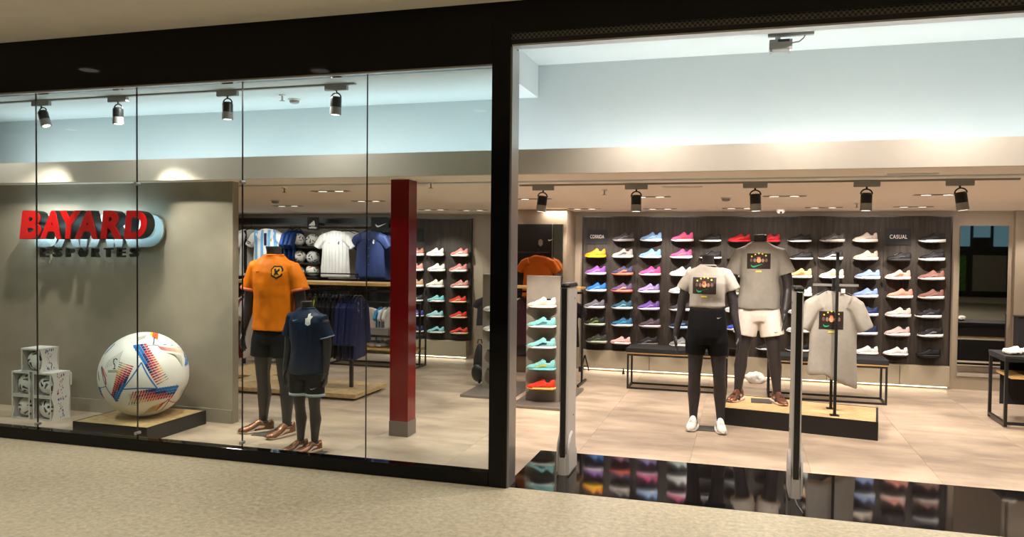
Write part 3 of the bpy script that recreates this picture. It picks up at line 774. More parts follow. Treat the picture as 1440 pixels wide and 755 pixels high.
pan = thing('shoe_wall_panel', 'long dark wood wall panel carrying twelve columns of display shoes', 'wall panel', (0, 10.84, 0))
xs_ = [-2.14, -1.38, -.61, .16, .93, 1.70, 2.455]
for a, b_ in zip(xs_[:-1], xs_[1:]): obj('board', MB().box(a+.001, b_-.001, -.06, 0, .296, 2.13), 'wooddark', pan)
obj('edge_trim', MB().box(-2.155, -2.14, -.062, 0, .296, 2.13).box(2.455, 2.47, -.062, 0, .296, 2.13).box(-2.155, 2.47, -.062, 0, 2.13, 2.145), 'black', pan)
def wall_sign(x, z, wd, h, txt, y, par, size):
    s = obj('sign_plate', MB().box(x-wd/2, x+wd/2, y-.012, y, z-h/2, z+h/2), 'blackmatte', par)
    me = text_mesh(txt, 1, .02, .002, space=1.08); fit_mesh(me, wd*.70, .05)
    for v in me.vertices: v.co.y *= .05
    zs = [v.co.z for v in me.vertices]; hh = max(zs)-min(zs)
    obj('lettering', me, 'signtext', s, (x, y-.014, z-hh/2))
COLX = [-1.944, -1.585, -1.213, -.80, -.43, -.07, .33, .70, 1.08, 1.487, 1.862, 2.221]
ROWZ = [1.80, 1.575, 1.338, 1.105, .872, .636, .395]
wall_sign(COLX[0], 1.865, .275, .20, 'CORRIDA', -.06, pan, .07)
wall_sign(COLX[10]-.0, 1.885, .285, .205, 'CASUAL', -.06, pan, .07)
R_, Lw, Cl = 'runner', 'low', 'cloud'
# per column: rows 1..7 -> (colour words, kind, upper, sole, laces, stripe)
W = 'E6E2DC'; K = '17171A'
COLS7 = [
 [None, ('orange and yellow', R_, 'F08A1E', 'F2C21C', 'E04020', 'F4D030'), ('violet', R_, '8A4FA8', 'E4DCE4', '3A2440', 'C08AD0'), ('bright blue', R_, '2F7CD0', 'DCE4EC', '1A4C90', '7FB4E8'),
  ('grey', R_, '77757E', 'D8D6D6', '444044', 'A9A6B0'), ('black and lime', R_, '2A2E28', 'B8BEB0', 'C8E04A', '8AA03C'), ('dark olive', R_, '3A3E34', 'A9AC9C', 'B8C86A', '6A7448')],
 [('charcoal', R_, '4A4648', '8E8A8C', '2A282A', '7A7678'), ('light grey', R_, 'A8A29C', 'D6D0C8', '3C3836', '55504C'), ('navy with coral sole', R_, '3C3C5C', 'E86A50', 'E06A58', 'E8806A'), ('plum with coral sole', R_, '5A4468', 'E8705C', 'D86A64', 'F0A08C'),
  ('dark teal', R_, '2A5468', 'C4D0D4', '16303C', '66B0C4'), ('teal and blue', R_, '2C6488', 'CCD4DA', '1C3044', '4AA0CC'), ('pale pink', Lw, 'E8B4AC', 'F0D8D0', 'E09A90', 'F4D4CC')],
 [('sky blue', R_, '86B2E6', 'E4ECF4', '5A88C4', 'B8D4F4'), ('sky blue and white', R_, '7FAEE4', 'D8E4F0', '4A78B8', 'DCE8F8'), ('hot pink', R_, 'E64E92', 'F0D0DC', 'B82E6C', 'F48AB8'), ('lilac', R_, '9C84C0', 'E6E0EA', '5A4484', 'C8B4E4'),
  ('purple', R_, '6E4A9A', 'D8CCE4', '3A2454', 'A684CC'), ('dark mauve', R_, '50404A', 'C8B8BC', '30262C', '7C6670'), ('black', R_, '1E1C1E', '55504E', '3A3636', '6A6462')],
 [('pink and magenta', R_, 'E8609C', 'F0E4EA', '3A2A50', 'F07058'), ('magenta and pink', R_, 'DC5590', 'ECE0E8', '483060', 'F48070'), ('white', R_, 'E2E4E2', 'F0EEEA', 'BCC0C0', 'CCD4D4'), ('white and mint', R_, 'DCE8E2', 'F0EEEA', 'A4C0B8', 'B4D4C8'),
  ('dark with white sole', R_, '3A3840', 'E8E4E4', '605C68', '7A7684'), ('black and light blue', R_, '24283A', 'A8C4E0', '4A78B0', '6A94C8'), ('grey and white', R_, '8C8C8A', 'D8D4CC', '484846', 'C0BEBA')],
 [('black with white sole and red line', Lw, '1A181A', 'E6E0DC', '3A1A1C', '3C3436'), ('black and white', Lw, '1C1A1C', 'DEDAD6', 'AAA6A4', '4A4646')] + [None]*5,
 [('red', Lw, 'B01820', 'C42028', '6A1014', 'D84048'), None, ('dark grey', R_, '4A4E50', 'B4B8B6', '2A2E30', '6A7072'), ('olive', R_, '6E7058', 'B0B09C', '3E4030', '8C9070'), ('white', R_, 'DCDCD8', 'EEECE8', 'A0A09C', 'BEBEBA'), ('royal blue', R_, '3A4CB0', 'C8CCE0', '20286A', '7080D8'), None],
 [('red', Lw, 'A81820', 'BC2028', '5A1014', 'CC3A40'), None, None, None, None, None, ('black with white sole', Lw, '1C1A1C', 'E6E2DC', '3A3636', '4A4646')],
 [('black with white sole', Lw, '1A181A', 'E8E4E0', '2E2A2C', '2A2628'), ('black with thick white sole', Lw, '1A1A1C', 'EAE6E2', '302C2E', '3A3638'), ('cream and orange', R_, 'E0B888', 'EDE6DC', '6A4A3A', 'F08A3C'), ('white and mint', R_, 'DEE8E4', 'EEECE8', '90B0A8', 'A8D8CC'),
  ('white', R_, 'DAD8D4', 'ECE8E4', '8A8884', 'B8B4B0'), ('white', R_, 'D6D4D2', 'ECE8E4', '8A8884', 'A8A4A0'), ('black with white sole', Lw, '1C1A1C', 'E6E2DC', '3A3636', '4A4646')],
 [('dark grey', Cl, '4E4844', 'A49C94', '2A2624', '7A726C'), ('black and white', Cl, '2E2A2A', 'E6DED8', '141214', 'B8B0AA'), ('white and lime', Cl, 'E0E4C8', 'EEECE4', 'B8C860', 'C8D880'), None, None, None, None],
 [('beige', Cl, 'C4B4A4', 'D8CCC0', '9A8A7C', 'D8CCBE'), ('sand', Cl, 'C0AE9C', 'DCD0C4', '907F70', 'D4C6B6'), ('light blue', Cl, '8CA4D4', 'E0E2EA', '5A70A4', 'B4C4E6'), ('soft blue', Cl, '86A0D8', 'E2E4EC', '5468A0', 'B0C2EA'),
  ('navy', Cl, '22305C', 'D8DAE2', '141C38', '44548A'), ('dark navy', Cl, '1C2444', 'D6D8E0', '10142A', '3A4670'), ('white', Lw, 'E8E4E0', 'F0ECE8', 'C0BCB8', 'D4D0CC')],
 [None, ('black', Lw, '242224', '3A3836', 'C8C4C0', '4C4A4A'), ('pink and orange', Cl, 'F0B4A8', 'F2DCD2', 'F06838', 'F4784A'), ('coral', Cl, 'EE9A86', 'F0DAD0', 'E86048', 'F4886C'),
  ('pale pink', Cl, 'D8C0B8', 'EAE0DA', 'B49C94', 'E8D8D0'), ('dusty pink', Cl, 'CDB0AC', 'E6DAD6', 'A48C88', 'E0CCC8'), ('white', Lw, 'ECE8E4', 'F0ECE8', 'C4C0BC', 'DAD6D2')],
 [('black with white sole', Cl, '201E20', 'D8D4D0', '4A4848', '3C3A3C'), ('black with wavy white sole', Cl, '1E1C1E', 'DCD8D4', '4A4848', '444244'), ('mauve brown', Cl, '9A6C60', 'EADCD4', '6A443C', 'B48A7E'), ('brown pink', Cl, '96685C', 'E8DAD2', '664038', 'AE8478'),
  ('black and white', Cl, '242224', 'E2DEDA', '8A8684', '6A6664'), ('black and silver', Cl, '262426', 'E0DCD8', '7C7876', '8C8886'), ('all black', Lw, '161416', '242224', '3E3C3C', '2A282A')],
]
ORD = ['first', 'second', 'third', 'fourth', 'fifth', 'sixth', 'seventh']
COLN = ['below the CORRIDA sign', 'second column of the long wall', 'third column of the long wall', 'fourth column of the long wall', 'column behind the slim mannequin',
        'column between the two grey-shirted mannequins', 'column behind the tall grey-shirted mannequin', 'column above the right security gate', 'column above the hanging grey shirt', 'column left of the CASUAL sign', 'below the CASUAL sign', 'rightmost column of the long wall']
rr = random.Random(3)
for ci, col in enumerate(COLS7):
    for ri, s in enumerate(col):
        X, Z = COLX[ci], ROWZ[ri]+(.004*ci/3)
        if ci in (0, 10) and ri == 0: continue
        obj('shelf', HALF, None, pan, (X, -.06, Z))
        if not s: continue
        lab = '%s shoe, %s row, %s' % (s[0], ORD[ri] if ri < 6 else 'lowest', COLN[ci])
        shoe(s[1], s[2], s[3], s[4], s[5], lab, (X+rr.uniform(-.02, .02), 10.70, Z+.001), 'shoes on the long shoe wall', rr.uniform(-.12, .12))
# left shoe wall
pan2 = thing('shoe_wall_panel', 'dark wood shoe wall panel right of the red pillar, behind the glass', 'wall panel', (0, 11.28, 0))
for a, b_ in ((-5.9, -4.95), (-4.95, -4.45), (-4.45, -3.965)): obj('board', MB().box(a+.001, b_-.001, -.06, 0, .283, 2.12), 'wooddark', pan2)
obj('edge_trim', MB().box(-3.965, -3.95, -.062, 0, .283, 2.12).box(-5.9, -3.95, -.062, 0, 2.12, 2.135), 'black', pan2)
wall_sign(-4.87, 1.88, .28, .2, 'FUTSAL', -.06, pan2, .07) if False else obj('sign_plate', MB().box(-5.0, -4.73, -.072, -.06, 1.78, 1.98), 'blackmatte', pan2)
LX = [-4.72, -4.50, -4.11]; LX = [-4.84, -4.50, -4.125]
LZ = [1.56, 1.325, 1.08, .86, .625, .385]
LC = [[('salmon', 'C88070'), ('peach', 'D09080'), ('tan', 'C8A078'), ('black and white', '3A3A3E'), ('indigo', '4A4AA0'), ('dark blue', '34345C')],
      [('cream white', 'E0D8CE'), ('white', 'E4DED6'), ('ivory', 'E2DAC8'), ('turquoise', '7CC8CC'), ('pale turquoise', '94D0D0'), ('light turquoise and navy', '8CCACC')],
      [('pink', 'D88478'), ('rose', 'D4807A'), ('light rose', 'DC9088'), ('bright red', 'E8402C'), ('orange red', 'E4382A'), ('red', 'EA4430')]]
for ci in range(3):
    for ri in range(6):
        nm, u = LC[ci][ri]; X, Z = LX[ci], LZ[ri]
        obj('shelf', HALF, None, pan2, (X, -.06, Z))
        so_ = 'E8C9A0' if (ci == 2 and ri > 2) else 'E2D8CE'
        shoe(Lw if ri > 2 else R_, u, so_, u, so_ if ri != 5 else '2A3A50', '%s football shoe, %s row, %s column of the left shoe wall' % (nm, ORD[ri] if ri < 5 else 'lowest', ('half-hidden', 'middle', 'right')[ci]),
             (X+rr.uniform(-.02, .02), 11.14, Z+.001), 'shoes on the left shoe wall', rr.uniform(-.1, .1))

# ============================================================ SHOE TOWERS
def tower(x0, x1, y, top, base, lab, n=5, zs=None):
    t = thing('shoe_tower', lab, 'display stand', ((x0+x1)/2, y, 0)); w2 = (x1-x0)/2
    obj('board', MB().box(-w2, w2, 0, .12, .03, top, .002), 'greycem', t)
    obj('edge_strip', MB().box(-w2-.002, -w2, 0.01, .11, .03, top).box(w2, w2+.002, .01, .11, .03, top), 'shelfdark', t)
    bx_, by_ = base
    obj('base_plate', MB().box(bx_[0]-t.location.x, bx_[1]-t.location.x, by_[0]-y, by_[1]-y, 0, .03, .003), 'base', t)
    for z in zs or []: obj('shelf', HALF, None, t, (0.01, 0, z))
    return t
TZ = [1.055, .84, .615, .38, .17]
tower(-2.262, -1.885, 8.26, 1.395, ((-2.35, -1.80), (7.95, 9.2)), 'grey board shoe tower with five bright shoes, beside the left antenna', zs=TZ)
for z, nm, u, so_, st in zip(TZ, ('white', 'turquoise, highest of three turquoise', 'turquoise and navy, middle of three turquoise', 'turquoise with lime laces, lowest of three turquoise', 'orange red'),
                         ('E4D6D0', '86CCCE', '90D2D2', '88CED0', 'EE3E28'), ('E8D8D0', 'DCE8E6', 'E0E8E6', '7CC4C8', 'F0B060'), ('F0D8B0', '4A8088', '284058', 'C4D050', 'E85038')):
    shoe(Lw, u, so_, 'C8D84A' if 'lime' in nm else u, st, '%s football shoe on the grey shoe tower' % nm, (-2.075, 8.19, z+.001), 'shoes on the grey shoe tower', .05, 1.12)
tower(-2.95, -2.56, 8.80, 1.385, ((-3.05, -2.45), (8.32, 9.4)), 'grey shoe tower mostly hidden behind the black front post', zs=[.95, .72, .49, .27])
for z, nm in ((.95, 'upper'), (.72, 'second')):
    shoe(Lw, 'DCD8D2', 'E8E4DE', 'C0BCB8', 'B8B4B0', 'white shoe, %s one on the tower hidden by the black post' % nm, (-2.76, 8.73, z+.001), 'shoes on the hidden tower', 0, 1.1)
# ============================================================ MANNEQUINS
def hand(b, wr, s, side, curl=.0, fwd=0):
    """palm, four fingers and a thumb hanging from the wrist"""
    x, y, z = wr
    b.ell((x, y-.004*s, z-.045*s), (.016*s, .036*s, .050*s), 12, 6)
    for k, (dy, ln) in enumerate(((-.026, .070), (-.009, .080), (.009, .075), (.025, .060))):
        b.tube([(x, y+dy*s*.9, z-.075*s), (x-side*.004*s, y+dy*s*1.1-.002*s, z-(.080+ln*.5)*s), (x-side*.020*s, y+dy*s*1.15-.006*s, z-(.078+ln)*s)], [.0088*s, .0082*s, .0066*s], 8, rnd=True)
    b.tube([(x-side*.004*s, y-.022*s, z-.022*s), (x-side*.012*s, y-.050*s, z-.055*s), (x-side*.016*s, y-.054*s, z-.085*s)], [.011*s, .0095*s, .0078*s], 8, rnd=True)
def body(s=1, fem=False, stance=.12, feetY=(0, 0), armx=.25, wrx=.27, wry=-.03, kid=False, lean=0, hipx=.0):
    b = MB(); k = 16
    def ring(z, hx_, hy_, cy=0, cx=0): return [(s*(cx+hx_*math.cos(2*PI*i/k)), s*(cy+hy_*math.sin(2*PI*i/k)), s*z) for i in range(k)]
    if fem: T = [(.80, .11, .09, 0), (.86, .168, .112, .01), (.93, .165, .11, .01), (1.03, .135, .09, 0), (1.10, .122, .085, 0), (1.20, .135, .10, -.01), (1.30, .150, .105, -.01), (1.38, .155, .085, 0), (1.435, .10, .06, .005), (1.46, .058, .052, .005), (1.50, .052, .052, -.002), (1.55, .053, .055, -.012)]
    else: T = [(.80, .10, .09, 0), (.86, .160, .11, .01), (.93, .162, .11, .005), (1.03, .150, .10, 0), (1.12, .150, .10, 0), (1.25, .172, .115, -.005), (1.34, .182, .115, 0), (1.40, .17, .095, .005), (1.45, .105, .07, .005), (1.475, .066, .060, .005), (1.51, .060, .060, -.002), (1.55, .062, .063, -.012)]
    b.loft([ring(*t) for t in T])
    shx = .150 if fem else .172
    for sd in (-1, 1):
        a = [(sd*shx, 0, 1.365), (sd*(shx+.025), 0, 1.34), (sd*armx, .015, 1.12), (sd*(armx+.004), .008, 1.04), (sd*wrx, wry, .85)]
        r = [.044, .046, .040, .038, .025] if fem else [.050, .053, .048, .045, .029]
        b.tube([(s*x, s*y, s*z) for x, y, z in a], [q*s for q in r], 14, rnd=True)
        b.tube([(s*(sd*wrx), s*wry, s*.86), (s*(sd*wrx), s*(wry-.004), s*.80)], [.024*s, .026*s], 12)
        hand(b, (s*sd*wrx, s*(wry-.004), s*.83), s, sd)
        ax = sd*stance+hipx; fy = feetY[0 if sd < 0 else 1]
        kx = sd*(.092+(stance-.09)*.5)+hipx*.5
        L = [(sd*.088, .005, .86), (sd*.092, 0, .78), ((sd*.09+kx)/2, 0, .64), (kx, -.005+fy*.5, .49), (kx*.7+ax*.3, .012+fy*.6, .40), (kx*.5+ax*.5, .026+fy*.7, .32), (kx*.2+ax*.8, .018+fy*.9, .18), (ax, .012+fy, .09), (ax, .012+fy, .04)]
        R = [.080, .082, .068, .056, .053, .058, .042, .034, .036]
        if not fem: R = [.080, .084, .074, .058, .054, .060, .043, .036, .038]
        if kid: R = [q*1.02 for q in R]
        b.tube([(s*x, s*y, s*z) for x, y, z in L], [q*s for q in R], 16, rnd=False)
        b.tube([(s*ax, s*(.02+fy), s*.04), (s*ax, s*(-.10+fy), s*.03)], [.036*s, .026*s], 10, rnd=True)
    return fuse(b, .0055, 5)
def shirt_mesh(s=1, fem=False, z0=.87, knot=False, slim=1, seed=0, sl=(.245, .045, 1.20), amp=.006):
    b = MB(); k = 20
    if knot: T = [(z0, .135, .10, 0), (z0+.02, .155, .115, 0), (1.13, .150, .112, 0), (1.2, .155, .118, -.005), (1.30, .168, .12, -.005), (1.375, .168, .10, 0), (1.43, .115, .075, .004), (1.452, .080, .066, .004), (1.456, .05, .04, .004)]
    else: T = [(z0, .196, .135, 0), (z0+.03, .196, .135, 0), (1.0, .185, .128, 0), (1.12, .180, .125, 0), (1.25, .190, .132, -.004), (1.34, .198, .130, 0), (1.405, .182, .108, .004), (1.455, .120, .082, .005), (1.478, .088, .076, .004), (1.484, .055, .05, .004)]
    b.loft([[(s*slim*hx_*math.cos(2*PI*i/k), s*(cy+hy_*math.sin(2*PI*i/k)), s*z) for i in range(k)] for z, hx_, hy_, cy in T])
    shx = .150 if fem else .172; tx, ty, tz = sl
    for sd in (-1, 1):
        p = [(sd*shx*.6, 0, 1.392), (sd*shx, .0, 1.375), (sd*(shx+tx)/2, .006, (1.36+tz)/2+.01), (sd*tx, .012, tz)]
        r = [.058, .066, .070, .074] if not fem else [.052, .060, .064, .066]
        b.tube([(s*x, s*y, s*z) for x, y, z in p], [q*s for q in r], 16)
    me = fuse(b, .009, 3, .5)
    wrinkle(me, amp*s*2.0, (5/s, 5/s, 4/s), seed)
    return wrinkle(me, amp*s*.95, (10/s, 6/s, 6/s), seed+5)
def shorts_mesh(s=1, z1=.95, z0=.62, w=.175, leg=.105, spread=.1, seed=0, tight=False, amp=.004):
    b = MB(); k = 18
    T = [(.765, w*.90, .112), (.82, w*.98, .130), (.90, w, .132), (z1, w*.9, .116)] if tight else [(.745, w*.95, .112), (.80, w*1.02, .122), (.88, w*.99, .120), (z1-.02, w*.88, .106)]
    b.loft([[(s*hx_*math.cos(2*PI*i/k), s*(.006+hy_*math.sin(2*PI*i/k)), s*z) for i in range(k)] for z, hx_, hy_ in T])
    for sd in (-1, 1):
        b.tube([(s*sd*.085, s*.005, s*.90), (s*sd*.092, s*.002, s*.78), (s*sd*spread, 0, s*z0)], [s*leg*.85, s*leg, s*leg*(.87 if tight else 1.02)], 18)
    me = fuse(b, .009, 3, .5)
    return wrinkle(me, amp*s, (7/s, 7/s, 3/s), seed)
def collar(s, z, r0, fem=False):
    return MB().loft([[(s*(r+.006)*math.cos(2*PI*i/20), s*(.003+(r+.002)*.92*math.sin(2*PI*i/20)), s*zz) for i in range(20)] for r, zz in ((r0+.008, z-.012), (r0+.010, z-.004), (r0+.002, z+.002), (r0-.004, z-.006))])
def put_print(tree, par, name, v2f, col, off=.003):
    o = obj(name, project(tree, v2f[0], v2f[1], off), 'flat', par, col=col); return o
def text_print(tree, par, txt, cx, z, h, col, off=.004, bold=.01):
    me = text_mesh(txt, 1, 0, bold); fit_mesh(me, None, h)
    v = [(cx+q.co.x, z+q.co.z) for q in me.vertices]; f = [tuple(p.vertices) for p in me.polygons]
    return put_print(tree, par, 'lettering', (v, f), col, off)
def tee_print(tree, par, cx, z, wd, h):
    """the dark picture print of the grey T-shirts with its dots, green mark and yellow caption"""
    p = put_print(tree, par, 'picture_print', grid2(cx-wd/2, cx+wd/2, z, z+h, 10, 8), hx('2A221F'), .003)
    for nm, x, zz, rx, rz_, c_ in (('face', 0, .56, .12, .16, 'E8A070'), ('face', -.17, .55, .08, .12, '8A6A60'), ('face', .17, .55, .08, .12, '9A7468'), ('face', -.32, .56, .07, .12, '6A4A48'), ('face', .32, .56, .07, .12, '7A5A50'), ('face', 0, .72, .10, .06, 'C85A48')):
        put_print(tree, p, nm+'_patch', disc2(cx+x*wd, z+zz*h, rx*wd*.8, 12, rz_*h), hx(c_), .0042)
    for x, zz in ((-.30, .80), (-.15, .93), (0, 1.0), (.15, .97), (.30, .86)):
        put_print(tree, p, 'yellow_dot', disc2(cx+x*wd, z+zz*h, .035*wd, 10), hx('E8D440'), .006)
    put_print(tree, p, 'green_mark', ([(cx-.08*wd+x*wd*.52, z+.22*h+y*wd*.52) for x, y in SWOOSH], SW_F), hx('1EA070'), .0055)
    put_print(tree, p, 'yellow_caption', grid2(cx-.12*wd, cx+.12*wd, z-.20*h, z-.10*h, 4, 1), hx('D8CC50'), .004)
def put_shoes(par, s, feet, kind, up, so, la, st, rots, sc=1.0, name='shoe'):
    for (x, y), rz_ in zip(feet, rots):
        t = obj(name, SH[kind]['upper'], None, par, (x, y, 0), col=hx(up), rotz=rz_); t.scale = (sc,)*3
        if kind == 'low': t.material_slots[0].link = 'OBJECT'; t.material_slots[0].material = M['copper']
        for k_, c_ in (('sole', so), ('laces', la), ('side_stripe', st), ('inner_stripe', st), ('lining', '141214')):
            o = obj('side_stripe' if k_ == 'inner_stripe' else k_, SH[kind][k_], None, t, col=hx(c_))
def foot_plate(x0, x1, y0, y1, par, z=.0):
    obj('base_plate', MB().box(x0, x1, y0, y1, z, z+.004), 'plate', par)
METUP = 'B87858'
# 1. tall mannequin in the orange shirt
s = 1.09
t = thing('mannequin', 'headless charcoal mannequin in an orange football shirt and black shorts behind the glass', 'mannequin', (-4.055, 6.17, 0))
obj('body', body(s, stance=.135, feetY=(.04, -.03), armx=.240, wrx=.275), 'mannequin', t)
me = shirt_mesh(s, z0=.855, seed=3, sl=(.240, .05, 1.19)); sh = obj('shirt', me, 'satin', t, col=hx('CC6A06')); tr = bvh(me)
obj('collar', collar(s, 1.484, .068), 'satin', sh, smooth=True, col=hx('E8780C'))
for sd in (-1, 1):
    tx, tz = .240*s, 1.19*s
    obj('cuff', MB().tube([(sd*(tx-.004), .012*s, tz+.02), (sd*(tx+.001), .013*s, tz-.004)], [.0765*s, .0775*s], 20), 'satin', sh, col=hx('C86A48'), smooth=True)
hexa = [(-.3, .5), (.3, .5), (.5, .2), (.42, -.35), (0, -.6), (-.42, -.35), (-.5, .2)]
put_print(tr, sh, 'crest', poly2(hexa, .105, 1.465, .105), hx('1A1612'), .004)
put_print(tr, sh, 'crest', poly2([(x*.78, z*.78) for x, z in hexa], .105, 1.465, .105), hx('D08A1C'), .0055)
put_print(tr, sh, 'crest', poly2([(-.25, .25), (-.1, .3), (0, .1), (.2, .32), (.28, .1), (.1, -.05), (.25, -.3), (.02, -.2), (-.2, -.38), (-.12, -.05)], .105, 1.465, .1), hx('1A1612'), .007)
put_print(tr, sh, 'chest_mark', ([(-.075+x*.055, 1.465+y*.055) for x, y in SWOOSH], SW_F), hx('3A2412'), .004)
so_ = obj('shorts', shorts_mesh(s, z0=.635, seed=5), 'cloth', t, col=hx('0C0C0F'))
put_shoes(t, s, ((-.135*s-.01, .04*s-.085), (.135*s+.0, -.03*s-.085)), 'low', '8E644C', 'B8A490', '2A2422', 'E0B8A0', (.70, 1.25), 1.13)
foot_plate(-.13, .13, -.16, .16, t)
# 2. child mannequin in navy
s = .80
t = thing('mannequin', 'small child mannequin in a navy football shirt and black shorts, front window', 'mannequin', (-3.455, 5.74, 0))
obj('body', body(s, stance=.082, feetY=(0, 0), armx=.222, wrx=.24, kid=True), 'mannequin', t)
me = shirt_mesh(s, z0=.80, seed=9, sl=(.225, .05, 1.18)); sh = obj('shirt', me, 'satin', t, col=hx('16233C')); tr = bvh(me)
obj('collar', collar(s, 1.484, .068), 'satin', sh, smooth=True, col=hx('1C2C48'))
obj('cuff', MB().tube([(.223*s, .012*s, 1.19*s), (.226*s, .013*s, 1.178*s)], [.0765*s, .0775*s], 20), 'satin', sh, col=hx('8A96A8'), smooth=True)
CR = [(-.12, .5), (.05, .6), (.12, .35), (.35, .3), (.2, .0), (.25, -.45), (0, -.6), (-.25, -.45), (-.3, .1), (-.1, .15)]
put_print(tr, sh, 'crest', poly2(CR, .062, 1.37*s, .085), hx('D8D4CC'), .004)
put_print(tr, sh, 'chest_mark', ([(-.058+x*.055, 1.36*s+y*.055) for x, y in SWOOSH], SW_F), hx('8A94A8'), .004)
me = shorts_mesh(s, z0=.575, leg=.098, w=.17, seed=6, spread=.095); so_ = obj('shorts', me, 'cloth', t, col=hx('0C0D11')); tr2 = bvh(me)
for sd in (-1, 1):
    obj('hem_stripe', MB().tube([(sd*.095*s, 0, .60*s), (sd*.095*s, 0, .572*s)], [.1025*s, .1035*s], 20), 'cloth', so_, col=hx('B8BCC0'), smooth=True)
put_print(tr2, so_, 'leg_mark', ([(.10+x*.05, .66*s+y*.05) for x, y in SWOOSH], SW_F), hx('C8C8C8'), .004)
put_shoes(t, s, ((-.082*s-.005, -.065), (.082*s, -.07)), 'low', '94664E', 'C8A890', '2A2020', 'E8DCD0', (1.10, 1.15), .86)
foot_plate(.04, .20, -.17, .0, t)
# 3. slim mannequin in the knotted grey shirt
s = 1.065
FG = '918A82'
t = thing('mannequin', 'headless slim mannequin in knotted grey T-shirt, black tights shorts and white shoes on the floor', 'mannequin', (-.315, 7.63, 0))
obj('body', body(s, fem=True, stance=.118, feetY=(-.02, -.02), armx=.224, wrx=.27, hipx=.012), 'mannequin', t)
me = shirt_mesh(s, fem=True, z0=1.075, knot=True, seed=12, sl=(.212, .05, 1.24), amp=.007); sh = obj('shirt', me, 'cloth', t, col=hx(FG)); tr = bvh(me)
obj('collar', collar(s, 1.462, .060), 'cloth', sh, smooth=True, col=hx('948E86'))
tee_print(tr, sh, -.025, 1.225*s-.02, .215, .155)
me = shorts_mesh(s, z1=1.08, z0=.66, w=.172, leg=.098, tight=True, seed=2, amp=.001, spread=.10); o = obj('shorts', me, 'cloth', t, col=hx('09090B')); tr2 = bvh(me)
put_print(tr2, o, 'hip_mark', ([(.115+x*.045, 1.0*s+y*.045) for x, y in SWOOSH], SW_F), hx('C8C8C8'), .004)
put_shoes(t, s, ((-.118*s+.01, -.075), (.118*s+.018, -.10)), 'runner', 'E4DED6', 'E8E4DE', 'C8C2BA', '3A3836', (1.42, 1.75), 1.0)
foot_plate(-.10, .12, -.12, .10, t)
# 4. tall mannequin on the platform
s = 1.09
t = thing('mannequin', 'tall headless mannequin in grey T-shirt and white shorts standing on the wooden platform', 'mannequin', (.165, 8.33, .166))
obj('body', body(s, stance=.175, feetY=(0, 0), armx=.25, wrx=.225, wry=-.05), 'mannequin', t)
me = shirt_mesh(s, z0=.865, seed=21, sl=(.246, .05, 1.19)); sh = obj('shirt', me, 'cloth', t, col=hx('8A847C')); tr = bvh(me)
obj('collar', collar(s, 1.484, .068), 'cloth', sh, smooth=True, col=hx('7C766E'))
tee_print(tr, sh, -.012, 1.235*s, .225, .155)
me = shorts_mesh(s, z0=.615, leg=.108, w=.18, spread=.125, seed=8); o = obj('shorts', me, 'cloth', t, col=hx('D6CDC4')); tr2 = bvh(me)
put_print(tr2, o, 'leg_mark', ([(.175+x*.06, .66*s+y*.06) for x, y in SWOOSH], SW_F), hx('5A5652'), .004)
text_print(tr2, o, 'A', .09, .66*s, .0001, hx('5A5652')) if False else None
put_shoes(t, s, ((-.175*s-.02, -.065), (.175*s+.02, -.075)), 'low', '8A5C4A', 'D8C0B0', '2A1A18', 'E0C0A8', (1.15, 1.95), 1.08)
foot_plate(-.06, .14, -.12, .12, t)
# ============================================================ PLATFORM, T-SHIRT STAND
def rbox(name, mt, par, pts, z0, z1, **k):
    return obj(name, MB().loft([[(x, y, z0) for x, y in pts], [(x, y, z1) for x, y in pts]]), mt, par, **k)
pt = thing('display_platform', 'low black platform with knotty wooden top under the tall mannequin and T-shirt stand', 'platform', (.5, 8.1, 0))
A = [(-.19, 7.86), (1.19, 7.63), (1.30, 8.36), (-.10, 8.62)]
loc = lambda P: [(x-.5, y-8.1) for x, y in P]
rbox('box', 'black', pt, loc(A), 0, .155)
def inset(P, d):
    c = Vector((sum(p[0] for p in P)/4, sum(p[1] for p in P)/4)); return [tuple(Vector(p)+(c-Vector(p)).normalized()*d) for p in P]
I = inset(loc(A), .022); O = loc(A)
for i in range(4):
    j = (i+1) % 4; rbox('rim', 'black', pt, [O[i], O[j], I[j], I[i]], .155, .168)
rbox('top_board', 'osb', pt, I, .155, .165)
st = thing('garment_stand', 'black two-post T-shirt stand with crossbar on the low wooden platform', 'stand', (.845, 8.0, .166))
X1, Y1, Y2 = .0, -.17, .16
obj('post', MB().box(X1-.013, X1+.013, Y1-.013, Y1+.013, 0, 1.52), 'black', st)
obj('post', MB().box(X1-.013, X1+.013, Y2-.013, Y2+.013, 0, 1.20), 'black', st)
obj('foot_plate', MB().box(-.04, .04, Y1-.04, Y1+.04, 0, .006), 'black', st); obj('foot_plate', MB().box(-.04, .04, Y2-.04, Y2+.04, 0, .006), 'black', st)
obj('crossbar', MB().box(-.20, .20, -.05, -.03, 1.20, 1.222), 'alu', st)
obj('arm', MB().box(-.012, .012, Y1, Y2, 1.19, 1.212), 'black', st)
obj('clip', MB().box(-.03, .03, -.065, -.025, 1.16, 1.28, .004), 'blackmatte', st)
